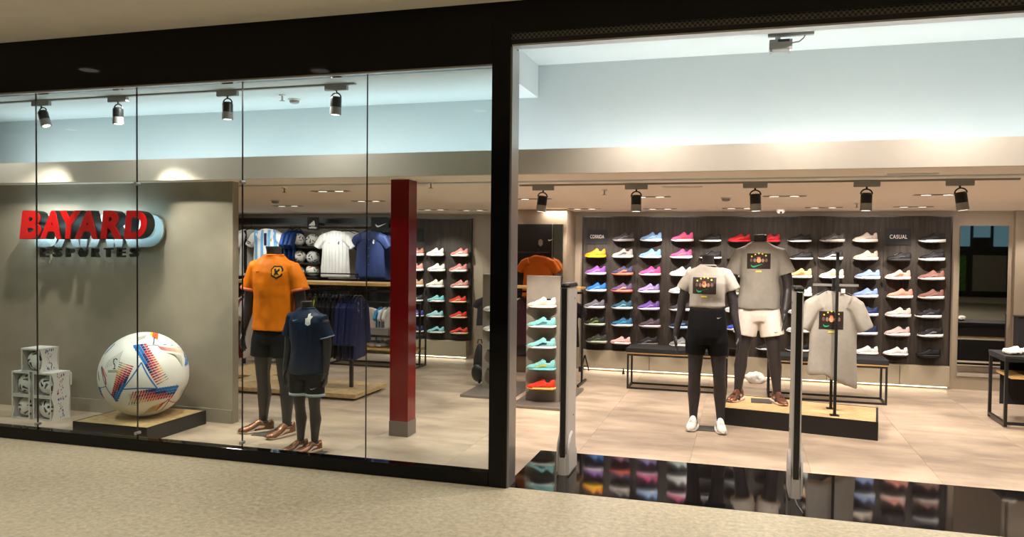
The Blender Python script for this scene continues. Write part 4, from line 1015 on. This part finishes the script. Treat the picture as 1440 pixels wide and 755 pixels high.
def hanging_meshes(s=1, hang=True, seed=0, depth=.055, L=.74, ss=.22, wd=.27, amp=.010, drop=.20):
    """short-sleeved shirt on a hanger; top of the shoulders at z=0, hem at -L; faces -Y"""
    b = MB(); k = 20
    T = [(-L, wd*.97, depth*.9), (-L+.03, wd, depth), (-.45, wd*.93, depth*.95), (-.25, wd*.90, depth), (-.12, wd*.92, depth), (-.05, wd*.78, depth*.8), (-.012, wd*.42, depth*.7), (.0, wd*.25, depth*.55)]
    b.loft([[(s*hx_*math.cos(2*PI*i/k), s*hy_*math.sin(2*PI*i/k), s*z) for i in range(k)] for z, hx_, hy_ in T])
    for sd in (-1, 1):
        b.tube([(s*sd*wd*.55, 0, -s*.10), (s*sd*wd*.85, 0, -s*.13), (s*sd*(wd+.055), 0, -s*(drop+.07))], [.075*s, .078*s, .066*s], 14)
    for i, v in enumerate(b.v[-0:] if False else []): pass
    me = fuse(b, .010, 3, .5)
    for v in me.vertices:
        if abs(v.co.y) > depth*s: v.co.y = math.copysign(depth*s+(abs(v.co.y)-depth*s)*.35, v.co.y)
    return wrinkle(me, amp*s, (9/s, 4/s, 2.2/s), seed)
def hanger(par, s=1, col='black', hook=.10):
    b = MB().tube([(-.19*s, 0, -.055*s), (-.06*s, 0, .012*s), (0, 0, .02*s), (.06*s, 0, .012*s), (.19*s, 0, -.055*s)], .007*s, 6)
    pts = [(0, 0, .02*s)] + [(0, 0, .045*s)] + [(.02*s*math.sin(a), 0, (.045+hook*.0+.03-.03*math.cos(a))*s+.0) for a in (0, .8, 1.6, 2.4, 3.2, 3.9)]
    b.tube(pts, .003*s, 6)
    return obj('hanger', b, col, par)
t = thing('t_shirt', 'grey T-shirt with dark picture print hanging on the black stand', 't-shirt', (.838, 8.0, 1.315), .04)
me = hanging_meshes(1.10, seed=4, L=.755, wd=.205, depth=.06, drop=.25, amp=.015)
for v in me.vertices:                       # the hem dips to the right
    f = max(0, -v.co.z-.5)/.35; v.co.z -= f*.09*max(-.4, v.co.x/.2)
sh = obj('shirt', me, 'cloth', t, col=hx('9A948C')); tr = bvh(me)
tee_print(tr, sh, -.03, -.355, .215, .17)
obj('collar', MB().tube([(.075*math.cos(a), -.035+.02*math.sin(a)*0-.01*abs(math.sin(a)), .0+.045*math.sin(a)) for a in [PI+PI*k/10 for k in range(11)]], .007, 6), 'cloth', sh, col=hx('8A847C'), smooth=True)
hanger(t, 1.05)
obj('paper_tag', MB().box(.05, .085, -.075, -.073, -.01, .03), 'card', t)

# ============================================================ ANTENNAS
def antenna(x0, x1, y0, y1, h, lab, side):
    t = thing('security_gate', lab, 'security gate', ((x0+x1)/2, y0, .001)); w2 = (x1-x0)/2; D = y1-y0
    def prof(z, g, d): # rounded front slab outline
        r = []
        for i in range(9): a = PI+PI*i/8; r.append(((w2+g)*math.cos(a), .035+(.035+g)*math.sin(a), z))
        r += [(w2+g, D*d, z), (w2*.7, D*d+g, z), (-w2*.7, D*d+g, z), (-w2-g, D*d, z)]
        return r
    obj('panel', MB().loft([prof(.05, 0, 1), prof(h-.03, 0, 1)]), 'gate', t, smooth=False)
    obj('front_strip', MB().box(-w2*.6, w2*.6, -.012, .03, .13, h-.03, .006), 'black', t)
    obj('cap', MB().loft([prof(h-.03, .003, 1), prof(h-.012, .004, 1), prof(h, -.004, .97)]), 'black', t)
    obj('base', MB().loft([prof(0, .012, 1.05), prof(.13, .010, 1.05), prof(.15, .002, 1)]), 'gate', t)
    for sd in (-1, 1):
        obj('side_cover', MB().loft([[(sd*(w2+.001), D*.42+(D*.42)*math.cos(a), .16+.15*math.sin(a)) for a in [PI*k/10 for k in range(11)]]+[(sd*(w2+.001), 0.0, .02), (sd*(w2+.001), D*.84, .02)],
                                    [(sd*(w2+.016), D*.42+(D*.40)*math.cos(a), .155+.14*math.sin(a)) for a in [PI*k/10 for k in range(11)]]+[(sd*(w2+.016), 0.01, .02), (sd*(w2+.016), D*.82, .02)]]), 'gate', t)
        for k in range(2): obj('screw', MB().tube([(sd*w2, D*.7, h-.12-.9*k), (sd*(w2+.003), D*.7, h-.12-.9*k)], .006, 8), 'black', t)
antenna(-1.302, -1.236, 5.70, 6.00, 1.435, 'grey security gate with black front strip, the left one on the black threshold', 1)
antenna(.342, .405, 5.66, 5.98, 1.45, 'grey security gate with black front strip, the right one on the black threshold', -1)
tag(obj('gate_cable', MB().tube([(.37, 5.66, .004), (.375, 5.52, .006), (.40, 5.36, .004)], .004, 6), 'alu'), 'thin cable running forward from the foot of the right security gate', 'cable')

# ============================================================ BENCHES
def bench(x0, x1, y0, y1, h, lab, slab=.055):
    t = thing('bench', lab, 'bench', ((x0+x1)/2, (y0+y1)/2, 0)); a, d = (x1-x0)/2, (y1-y0)/2; r = .011
    obj('cushion', MB().box(-a-.01, a+.01, -d-.01, d+.01, h-slab, h, .005), 'blackmatte', t)
    obj('wood_layer', MB().box(-a, a, -d, d, h-slab-.018, h-slab), 'wood', t)
    zt_ = h-slab-.018
    for sx in (-1, 1):
        for sy in (-1, 1): obj('leg', MB().box(sx*(a-r)-r, sx*(a-r)+r, sy*(d-r)-r, sy*(d-r)+r, 0, zt_), 'black', t)
        obj('rail', MB().box(sx*(a-r)-r, sx*(a-r)+r, -d+2*r, d-2*r, .0, .022), 'black', t)
        obj('rail', MB().box(sx*(a-r)-r, sx*(a-r)+r, -d+2*r, d-2*r, zt_-.022, zt_), 'black', t)
    for sy in (-1, 1):
        obj('rail', MB().box(-a+2*r, a-2*r, sy*(d-r)-r, sy*(d-r)+r, zt_-.022, zt_), 'black', t)
    obj('rail', MB().box(-a+2*r, a-2*r, d-2*r, d, .0, .022), 'black', t)
    obj('rail', MB().box(-a+2*r, a-2*r, -d, -d+2*r, .0, .022), 'black', t)
bench(-1.33, -.155, 9.50, 9.88, .50, 'long low black bench behind the slim mannequin, in front of the shoe wall')
bench(.30, 1.555, 9.43, 9.80, .50, 'long low black bench behind the platform, left of the display table')
# crumpled bag under the wall behind the tall mannequin
bmb = MB().ell((0, 0, .07), (.13, .07, .075), 16, 8).ell((.06, .0, .05), (.10, .06, .05), 12, 6)
me = wrinkle(fuse(bmb, .010, 2), .02, (14, 14, 14), 3)
t = obj('carrier_bag', me, 'white', None, (.17, 10.45, 0)); tag(t, 'crumpled white bag on the floor behind the tall mannequin legs', 'bag')
# small black feet / door stops on the skirting
t = thing('shoe_horn_stand', 'small black folding A-frame leaning on the skirting at the left end of the shoe wall', 'stand', (-2.07, 10.60, 0))
obj('leg', MB().tube([(-.05, 0, 0), (.0, .03, .23)], .010, 6), 'black', t); obj('leg', MB().tube([(.065, 0, .02), (.0, .03, .23)], .010, 6), 'black', t)
obj('foot', MB().box(-.075, -.02, -.03, .02, 0, .075, .006), 'black', t); obj('crossbar', MB().tube([(-.03, .01, .08), (.045, .01, .08)], .007, 6), 'black', t)
t = thing('door_stop', 'tiny black cone on the floor against the skirting, left of the long bench', 'door stop', (-1.53, 10.60, 0))
obj('cone', MB().lathe([(.016, 0), (.012, .05), (.003, .085)], n=12), 'black', t); obj('ring', MB().lathe([(.02, 0), (.02, .01)], n=12), 'rubber', t)

# ============================================================ RIGHT: TABLE, MIRROR, DESK
M['glassdark'] = mat('smoked_top', (.02, .02, .022, 1), .15)
tx0, tx1, ty0, ty1, H_ = 2.455, 3.75, 8.60, 9.13, .70
t = thing('display_table', 'black metal display table with wooden lower shelf at the right edge', 'table', (tx0, ty0, 0)); a, d, r = tx1-tx0, ty1-ty0, .014
for x in (0, a-2*r):
    for y in (0, d-2*r):
        obj('leg', MB().box(x, x+2*r, y, y+2*r, .012, H_-.03), 'black', t)
        obj('foot', MB().lathe([(.012, 0), (.012, .012)], (x+r, y+r, 0), 10), 'alu', t)
    obj('rail', MB().box(x, x+2*r, 2*r, d-2*r, .03, .058), 'black', t); obj('rail', MB().box(x, x+2*r, 2*r, d-2*r, H_-.058, H_-.03), 'black', t)
for y in (0, d-2*r): obj('rail', MB().box(2*r, a-2*r, y, y+2*r, H_-.058, H_-.03), 'black', t)
obj('rail', MB().box(2*r, a-2*r, 0, 2*r, .03, .058), 'black', t)
obj('top', MB().box(-.005, a+.005, -.005, d+.005, H_-.03, H_, .003), 'blackmatte', t)
obj('shelf', MB().box(.06, a-.03, .03, d-.03, .475, .50, .002), 'wood', t)
obj('back_panel', MB().box(.10, a-.03, d-.03, d-.015, .15, .45), 'blackmatte', t)
obj('shelf_panel', MB().box(.10, a-.03, d-.03, d-.015, .50, H_-.06), 'blackmatte', t)
for i, (x, y, c_, lb) in enumerate(((2.57, 8.80, 'D8D0C6', 'crumpled pale sock bundle at the left end of the display table'), (2.72, 8.86, 'DED6CC', 'second crumpled pale sock bundle on the display table'), (2.88, 8.80, 'E0D8D0', 'crumpled white bundle on the display table at the frame edge'), (3.05, 8.85, 'DCD4CC', 'crumpled white bundle on the display table beyond the frame edge'))):
    b = MB().ell((0, 0, .028), (.085, .11, .03), 16, 6).ell((.03, .03, .045), (.05, .07, .028), 12, 6)
    o = obj('sock_bundle', wrinkle(fuse(b, .008, 2), .014, (22, 22, 22), i), 'cloth', None, (x, y, H_), col=hx(c_)); tag(o, lb, 'socks', 'pale bundles on the display table')
shoe(R_, 'D02890', 'E85AB0', '601848', 'F080C8', 'magenta shoe on the wooden shelf of the right display table', (2.86, 8.82, .501), 'shoes on the display table', .3, 1.0)
shoe(R_, 'C42484', 'E85AB0', '601848', 'F080C8', 'second magenta shoe on the wooden shelf, beyond the first', (2.9, 8.97, .501), 'shoes on the display table', .2, 1.0)
# mirror
mr = thing('wall_mirror', 'tall frameless mirror on the back wall at the right, reflecting tables and shops', 'mirror', (2.83, 10.86, 0))
obj('pane', MB().box(-.262, .262, -.02, -.008, .165, 2.025), 'mirror', mr); obj('backing', MB().box(-.25, .25, -.008, 0, .18, 2.0), 'black', mr)
# dark cabinet at the right edge
t = thing('counter', 'black counter behind the display table at the right edge', 'counter', (3.7, 10.68, 0))
obj('body', MB().box(-.55, 1.2, -.09, .09, 0, .93, .004), 'blackmatte', t); obj('top', MB().box(-.56, 1.21, -.10, .09, .93, .95, .003), 'black', t)
# ============================================================ SHIRT DISPLAY ON THE WALL COLUMN
t = thing('shirt_display', 'black wall display with glass edges behind the shoe tower, showing an orange shirt', 'wall display', (-2.71, 10.28, 0))
obj('panel', MB().box(-.42, .395, -.03, 0, .22, 2.02), 'blackmatte', t)
obj('side_mirror', MB().box(-.42, -.30, -.036, -.03, .22, 2.02), 'mirror', t); obj('side_mirror', MB().box(.27, .395, -.036, -.03, .22, 2.02), 'mirror', t)
for X in (-.30, .25): obj('edge_strip', MB().box(X, X+.006, -.045, -.03, .22, 2.02), 'alu', t)
c = at(775, 337, 10.24); obj('white_mark', MB().prism([(-.045, .008), (-.038, -.012), (-.02, -.014), (.055, .026), (-.02, .002)], -.002, 0), 'signtext', t, (c.x+2.71, -.032, c.z))
c = at(760, 341, 10.24); obj('grey_crest', MB().prism([(-.03, .03), (0, .055), (.03, .03), (.03, -.02), (0, -.05), (-.03, -.02)], -.002, 0), 'greymetal', t, (c.x+2.71, -.032, c.z))
obj('hang_rail', MB().tube([(-.28, -.16, 1.64), (.24, -.16, 1.64)], .008, 8).tube([(-.25, -.16, 1.64), (-.25, -.03, 1.64)], .006, 6).tube([(.2, -.16, 1.64), (.2, -.03, 1.64)], .006, 6), 'black', t)
HM = {}
def garment(key, col, lab, cat, loc, rotz=0, group=None, mt='satin', name='football_shirt', s=1.0, extras=None, hang=True):
    if key not in HM:
        kw = dict(short=dict(), thin=dict(depth=.022, amp=.004), jacket=dict(depth=.020, L=.70, wd=.20, drop=.46, amp=.005))[key]
        HM[key] = hanging_meshes(1, seed=len(HM)+30, **kw); HM[key].materials.append(M['satin'])
    t = thing(name, lab, cat, loc, rotz, group); t.scale = (s,)*3
    o = obj('shirt', HM[key], None, t, col=hx(col))
    if hang: hanger(t)
    if extras: extras(o, bvh(HM[key]))
    return t
def oc(o, tr): pass
garment('short', 'B85C14', 'orange football shirt hanging in the black wall display behind the shoe tower', 'shirt', (-2.62, 10.12, 1.60), 0, None, s=.82)
# ============================================================ LEFT BACK: GARMENT WALL
gw = thing('garment_wall', 'dark garment wall with top rail behind the dressed window mannequins', 'wall panel', (-6.5, 11.25, 0))
obj('panel', MB().box(-1.75, 1.5, -.04, .02, .06, 2.16), 'greycem', gw)
obj('top_trim', MB().box(-1.75, 1.5, -.10, -.04, 2.06, 2.14), 'black', gw)
obj('hang_rail', MB().box(-1.7, 1.45, -.30, -.28, 2.03, 2.05), 'black', gw)
obj('lower_back_panel', MB().box(-1.75, 1.5, -.05, -.04, .1, 1.18), 'blackmatte', gw)  # matte black sheet over the lower half of the wall panel
for X in (-1.7, -.55, .62, 1.42): obj('rail_arm', MB().box(X, X+.02, -.30, -.04, 2.03, 2.05), 'black', gw)
pl = lambda x, y, Y: at(x, y, Y)
# logo plates of the sports makers above the shirts
Yp = 10.88
lg = thing('logo_plate', 'black plate with white triangular three-bar logo above the footballs', 'sign', pl(440, 314, Yp))
obj('plate', MB().box(-.10, .10, 0, .015, -.10, .10), 'blackmatte', lg); obj('bracket', MB().box(-.02, .02, .015, .34, -.02, .02), 'black', lg)
for k, (x, h) in enumerate(((-.045, .03), (-.012, .055), (.022, .08))):
    obj('bar', MB().prism([(x-.022, -.03), (x+.016, -.03), (x+.016-.0, -.03+h*.35), (x+.022-h*.28, -.03+h), (x-.004-h*.28, -.03+h*.8)], -.004, 0), 'signtext', lg)
me = text_mesh('adidas', 1, .02, .03); fit_mesh(me, .13, .035)
for v in me.vertices: v.co.y = v.co.y*.1-.003
obj('lettering', me, 'signtext', lg, (0, 0, -.075))
lg = thing('logo_plate', 'black plate with white swoosh logo above the navy football shirt', 'sign', pl(536, 316, Yp))
obj('plate', MB().box(-.17, .12, 0, .015, -.10, .12), 'blackmatte', lg); obj('bracket', MB().box(-.02, .02, .015, .34, -.02, .02), 'black', lg)
b = MB(); v = [(x*.19, z*.19) for x, z in SWOOSH]; b.loft([[(x, -.004, z) for x, z in v], [(x, 0, z) for x, z in v]], cap=True); obj('swoosh', b, 'signtext', lg)
# shelves with footballs
fsh = thing('football_rack', 'narrow black rack of small shelves holding footballs on the garment wall', 'rack', (0, 11.2, 0))
BP = [((420, 337), 'upper left football', '6A4A58', '9A8A90'), ((439.5, 338), 'upper right football', '3A4438', '8C8C84'), ((422, 360), 'lower left football, partly behind the orange shirt', '5A4450', '9A8E90'),
      ((440.5, 361), 'lower right football', '3C3E44', '5A7890'), ((440, 379), 'greenish football on the third shelf', '6AA070', 'B4506A'), ((421, 382), 'football on the third shelf hidden behind the orange shirt', '6A6A70', 'A0A0A0')]
for i, ((x, y), nm, c1, c2) in enumerate(BP):
    p = pl(x, y, 10.98); rb = .106
    small_ball('football', 'white patterned ball, %s, garment wall' % nm, (p.x, 10.98, p.z), rb, i+11, hx(c1), hx(c2), group='footballs on the garment wall')
for y in (338, 360.5, 380):
    z = pl(430, y, 10.98).z-.110; x0, x1 = pl(410, y, 10.98).x, pl(452, y, 10.98).x
    obj('shelf', MB().box(x0, x1, -.34, 0, z-.008, z), 'shelfdark', fsh)
    obj('front_lip', MB().box(x0, x1, -.34, -.335, z, z+.02), 'shelfdark', fsh)
# hanging shirts
def stripes(cols, xs_, z0=-.70, z1=-.02, wd=.035):
    def f(o, tr):
        for x, c_ in zip(xs_, cols): put_print(tr, o, 'stripe', grid2(x-wd/2, x+wd/2, z0, z1, 2, 14), hx(c_), .005)
    return f
def badge(c_, x=.07, z=-.16, sc=.06, mark='8890A0'):
    def f(o, tr):
        put_print(tr, o, 'crest', poly2(CR, x, z, sc), hx(c_), .005)
        put_print(tr, o, 'chest_mark', ([(-x+q*.05, z+w_*.05) for q, w_ in SWOOSH], SW_F), hx(mark), .005)
    return f
GW = 'shirts hanging on the garment wall'
def sleeve_rings(o, tr): pass
p = pl(343, 322, 10.9); garment('short', 'E2DED8', 'white football shirt hanging at the left end of the garment wall', 'shirt', (p.x, 10.93, p.z), 1.45, GW)
p = pl(352, 322, 10.9); garment('thin', 'DAD6D0', 'white football shirt with black striped shoulder, second from the left on the garment wall', 'shirt', (p.x-.02, 10.95, p.z), 1.4, GW, extras=stripes(['202024', '202024'], [-.16, -.13]))
p = pl(376, 321, 10.8)
def arg(o, tr):
    stripes(['6FA8D8']*4, [-.17, -.06, .06, .17], wd=.05)(o, tr)
    put_print(tr, o, 'collar_stripe', grid2(-.022, .022, -.26, -.07, 2, 6), hx('1C2440'), .007); badge('C8A850', .10, -.17, .05)(o, tr)
    for sd in (-1, 1):
        for k in (0, 1): put_print(tr, o, 'cuff_stripe', ([(sd*(.255+k*.0), -.215-k*.03), (sd*(.32), -.185-k*.03), (sd*.325, -.197-k*.03), (sd*.258, -.23-k*.03)], [(0, 1, 2, 3)]), hx('1A1C24'), .006)
garment('short', 'E4E2DE', 'white and sky-blue striped football shirt with dark collar, behind the orange mannequin', 'shirt', (p.x, 10.80, p.z), 0, GW, extras=arg, s=1.02)
for k in range(3):
    p = pl(411+k*4, 322, 10.95); garment('thin', ('2A4C8C', '24407C', '1E386C')[k], '%s blue football shirt hanging edge-on right of the sky-blue striped shirt' % ('front', 'middle', 'rearmost')[k], 'shirt', (p.x-.05, 10.98+.04*k, p.z-.01), 1.7, GW)
def whitefr(o, tr):
    stripes(['C6C4C0']*8, [-.2, -.14, -.08, -.03, .03, .09, .15, .21], wd=.008)(o, tr); badge('1C2434', .085, -.19, .05, '6A7080')(o, tr)
p = pl(472, 324, 10.75)
garment('short', 'DEDCD8', 'white football shirt with fine grey stripes and dark crest, centre of the garment wall', 'shirt', (p.x, 10.75, p.z), 0, GW, extras=whitefr, s=.96)
for k in range(2):
    p = pl(484+k*6, 325, 10.95); garment('thin', 'D0CEC8', '%s white shirt tucked behind the striped white one' % ('nearer', 'farther')[k], 'shirt', (p.x, 10.98+.07*k, p.z), .25, GW)
def navy(o, tr):
    badge('D8D4C8', .08, -.17, .06, '5A6480')(o, tr)
    for k in range(4): put_print(tr, o, 'button', disc2(0, -.14-k*.13, .007, 8), hx('8A90A4'), .006)
    put_print(tr, o, 'collar_stripe', grid2(-.012, .012, -.60, -.02, 2, 8), hx('222C4C'), .005)
p = pl(521, 324, 10.75)
garment('short', '2C3860', 'navy buttoned football shirt with white crest, left of the red pillar', 'shirt', (p.x, 10.75, p.z), 0, GW, extras=navy, s=.96)
for k in range(3):
    p = pl(530+k*7, 326, 10.95); garment('thin', ('222C50', '181E38', '0E1018')[k], '%s dark shirt hanging behind the navy buttoned one' % ('first', 'second', 'third')[k], 'shirt', (p.x, 10.95+.06*k, p.z), .35, GW)
# ============================================================ CLOTHES RACK
cr = thing('clothes_rack', 'black clothes rack with pale wooden shelf and low wooden base, behind the window mannequins', 'rack', (-4.9, 8.1, 0))
obj('base_board', MB().box(-.95, .86, -.40, .40, .028, .075, .002), 'osb', cr); obj('base_inset', MB().box(-.90, .81, -.35, .35, 0, .028), 'black', cr)  # black inset base carrying the wooden board
for X in (-.60, .60): obj('post', MB().box(X-.018, X+.018, -.018, .018, .075, 1.245), 'black', cr)
obj('shelf', MB().box(-.92, 1.12, -.17, .17, 1.255, 1.288, .002), 'wood', cr)
obj('shelf_frame', MB().box(-.92, 1.12, -.02, .02, 1.235, 1.255), 'black', cr)
obj('hang_rail', MB().tube([(-.90, -.0, 1.19), (1.10, 0, 1.19)], .011, 10), 'black', cr)
for X in (-.6, .6, 1.08): obj('rail_bracket', MB().box(X-.006, X+.006, -.01, .01, 1.19, 1.24), 'black', cr)
obj('guard_rail', MB().box(-.92, .60, .14, .155, 1.365, 1.38), 'black', cr)
for X in (-.9, .585): obj('guard_post', MB().box(X, X+.012, .14, .155, 1.288, 1.365), 'black', cr)
rg = random.Random(5)
RG = 'garments on the clothes rack'
seq = [(428+i*6.2, 'black') for i in range(8)]
nb = 0
proto = {}
def rail_item(xp, kind, i, lab):
    p = at(xp, 412, 8.1)
    col = dict(black='101014', navy='20264E', lime='A8B040', red='7A2028')[kind]
    if kind in ('black', 'lime', 'red'):
        t = garment('jacket', col, lab, 'jacket', (p.x, 8.1, 1.115), 1.9+rg.uniform(-.08, .08), RG, name='jacket')
    else:
        def tr3(o, tr):
            for k in range(3): put_print(tr, o, 'sleeve_stripe', ([(-.10-k*.022, -.05), (-.088-k*.022, -.05), (-.098-k*.03, -.15), (-.11-k*.03, -.15)], [(0, 1, 2, 3)]), hx('B8C0D8'), .005)
            put_print(tr, o, 'zip', grid2(-.004, .004, -.24, -.01, 1, 6), hx('B0B8CC'), .006)
            put_print(tr, o, 'chest_mark', ([(.07+q*.045, -.13+w_*.045) for q, w_ in SWOOSH], SW_F), hx('A0A8C0'), .006)
        t = garment('jacket', col, lab, 'jacket', (p.x, 8.1, 1.115), 1.72+rg.uniform(-.05, .05), RG, name='jacket', extras=tr3)
    return t
ords = ['first', 'second', 'third', 'fourth', 'fifth', 'sixth', 'seventh', 'eighth', 'ninth']
for i in range(3): rail_item((436, 443, 449)[i], ('red', 'lime', 'black')[i], i, ('dark red jacket hanging beside the child mannequin on the rack', 'yellow-green jacket hanging on the rack behind the child mannequin', 'black jacket right of the yellow-green one on the rack')[i])
for i in range(6): rail_item(454+i*5, 'black', i, '%s black jacket from the left in the dark row right of the child mannequin' % ords[i])
for i in range(5): rail_item(484+i*5.5, 'navy', i, '%s navy tracksuit jacket from the left on the clothes rack' % ords[i])
for i in range(3): 
    p = at(345+i*5, 420, 8.1); garment('thin', ('D8D2CA', '6A1820', 'C8C0B8')[i], '%s garment from the left at the far left end of the clothes rack' % ('pale first', 'dark red second', 'pale third')[i], 'shirt', (p.x, 8.1, 1.115), 1.75, RG)
# lower garments hanging farther back, beside the pillar
lb = thing('low_rail', 'low garment rail and bench standing at the back between rack and red pillar', 'rack', (-4.95, 10.2, 0))
obj('rail', MB().tube([(-.7, 0, .90), (.62, 0, .90)], .010, 8), 'black', lb)
for X in (-.7, .6): obj('post', MB().box(X-.012, X+.012, -.012, .012, .022, .90), 'black', lb)
obj('bench_top', MB().box(-.75, .62, -.2, .2, .42, .45), 'blackmatte', lb)
for X in (-.75, .60):
    for Y in (-.2, .18): obj('leg', MB().box(X, X+.02, Y, Y+.02, 0, .42), 'black', lb)
    obj('floor_rail', MB().box(X, X+.02, -.18, .18, 0, .022), 'black', lb)
for Y in (-.2, .18): obj('floor_rail', MB().box(-.73, .60, Y, Y+.02, 0, .022), 'black', lb)
obj('lower_shelf', MB().box(-.73, .60, -.18, .18, .235, .26), 'wood', lb)
LR = 'garments on the low rail'
for i, (xp, c_, nm, kk) in enumerate(((505, '141418', 'black', 'thin'), (512, '18182A', 'dark navy', 'thin'), (524, 'D8CCC4', 'pale striped front-facing', 'short'), (535, '3A90C4', 'sky blue', 'thin'), (541, 'D0D8DC', 'white and blue', 'thin'), (547, 'E0DAD4', 'white', 'thin'))):
    p = at(xp, 425, 10.2)
    garment(kk, c_, '%s shirt on the low rail at the back, left of the red pillar' % nm, 'shirt', (p.x, 10.2-(.1 if kk == 'short' else 0), .83), .0 if kk == 'short' else 1.6, LR, s=.62)
t = thing('shoe_box', 'grey box on the low bench at the back, left of the red pillar', 'box', (at(534, 470, 10.1).x, 10.13, .45))
obj('body', MB().box(-.17, .17, -.12, .12, 0, .075, .003), 'greymetal', t); obj('lid', MB().box(-.175, .175, -.125, .125, .075, .10, .003), 'greymetal', t)
for i, (xp, c_) in enumerate(((526, 'DAD2CA'), (538, 'D8D0CC'))):
    b = MB().ell((0, 0, .035), (.10, .11, .035), 16, 6); p = at(xp, 490, 10.2)
    o = obj('folded_shirt', wrinkle(fuse(b, .010, 2), .012, (20, 20, 20), i+8), 'cloth', None, (p.x, 10.18, .261), col=hx(c_)); tag(o, 'folded white shirt on the low shelf at the back, %s one' % ('left', 'right')[i], 'shirt', 'folded shirts on the low shelf')
# wooden base of a second rack at far left
c2 = thing('wooden_riser', 'low pale wooden riser left of the orange-shirted mannequin legs', 'riser', (-5.95, 8.9, 0))
obj('board', MB().box(-.5, .32, -.45, .4, .03, .07, .002), 'osb', c2); obj('base', MB().box(-.46, .28, -.40, .36, 0, .03), 'black', c2)
t = thing('low_table', 'low black table at far left behind the orange mannequin', 'table', (-6.35, 9.85, 0))
obj('top', MB().box(-.5, .6, -.2, .2, .40, .43), 'blackmatte', t)
for X in (-.5, .57):
    for Y in (-.2, .17): obj('leg', MB().box(X, X+.03, Y, Y+.03, 0, .40), 'black', t)
# ============================================================ RACK BEHIND THE SHOE TOWERS
r2 = thing('clothes_rack', 'black clothes rack standing behind the two grey shoe towers', 'rack', (-2.35, 9.62, 0))
obj('rail', MB().box(-.72, .45, -.012, .012, 1.13, 1.155), 'black', r2)
for X in (-.72, .43): obj('post', MB().box(X, X+.024, -.012, .012, .03, 1.13), 'black', r2)
obj('shelf', MB().box(-.72, .45, -.15, .15, 1.19, 1.215), 'wood', r2)
for X in (-.72, .43): obj('foot', MB().box(X, X+.024, -.25, .25, 0, .03), 'black', r2)
obj('shelf_bracket', MB().box(-.1, -.08, -.012, .012, 1.155, 1.19), 'black', r2)
RB = 'garments on the rack behind the towers'
def bw_(o, tr):
    for k in range(2): put_print(tr, o, 'stripe', grid2(-.20-k*.04, -.185-k*.04, -.3, -.06, 1, 6), hx('E0DCD8'), .006)
    put_print(tr, o, 'red_panel', grid2(-.12, .0, -.55, -.42, 3, 4), hx('A81820'), .006)
for xp, c_, lb_, rz_, ex in ((734, 'C8C0BC', 'white and red striped shirt sleeve left of the front shoe tower', .9, stripes(['8A1C28', '2C2C34'], [-.15, -.05], wd=.05)), (729, '2A262C', 'long dark garment left of the front shoe tower', 1.1, None), (738, '341820', 'dark maroon garment behind the front shoe tower', 1.0, None),
                             (806, '1C1A20', 'black jersey with white stripes right of the left security gate', .35, bw_), (684, '3A383C', 'dark grey garment sticking out left of the hidden shoe tower', .6, None)):
    p = at(xp, 420, 9.62); garment('thin' if ex is None else 'short', c_, lb_, 'shirt', (p.x-(.13 if xp == 806 else 0), 9.62, 1.06), rz_, RB, extras=ex, s=.5 if xp == 684 else .82 if xp != 729 else 1.0)
bg = thing('backpack', 'black backpack standing left of the hidden shoe tower behind the post', 'bag', (-3.10, 9.15, 0))
obj('body', wrinkle(fuse(MB().ell((0, 0, .26), (.075, .09, .25), 16, 8), .012, 2), .01, (9, 9, 9), 1), 'blackmatte', bg)
obj('pocket', MB().ell((0, -.08, .16), (.08, .05, .11), 12, 6), 'black', bg, smooth=True)
obj('handle', MB().tube([(-.03, 0, .51), (-.02, 0, .56), (.02, 0, .56), (.03, 0, .51)], .008, 6), 'black', bg)
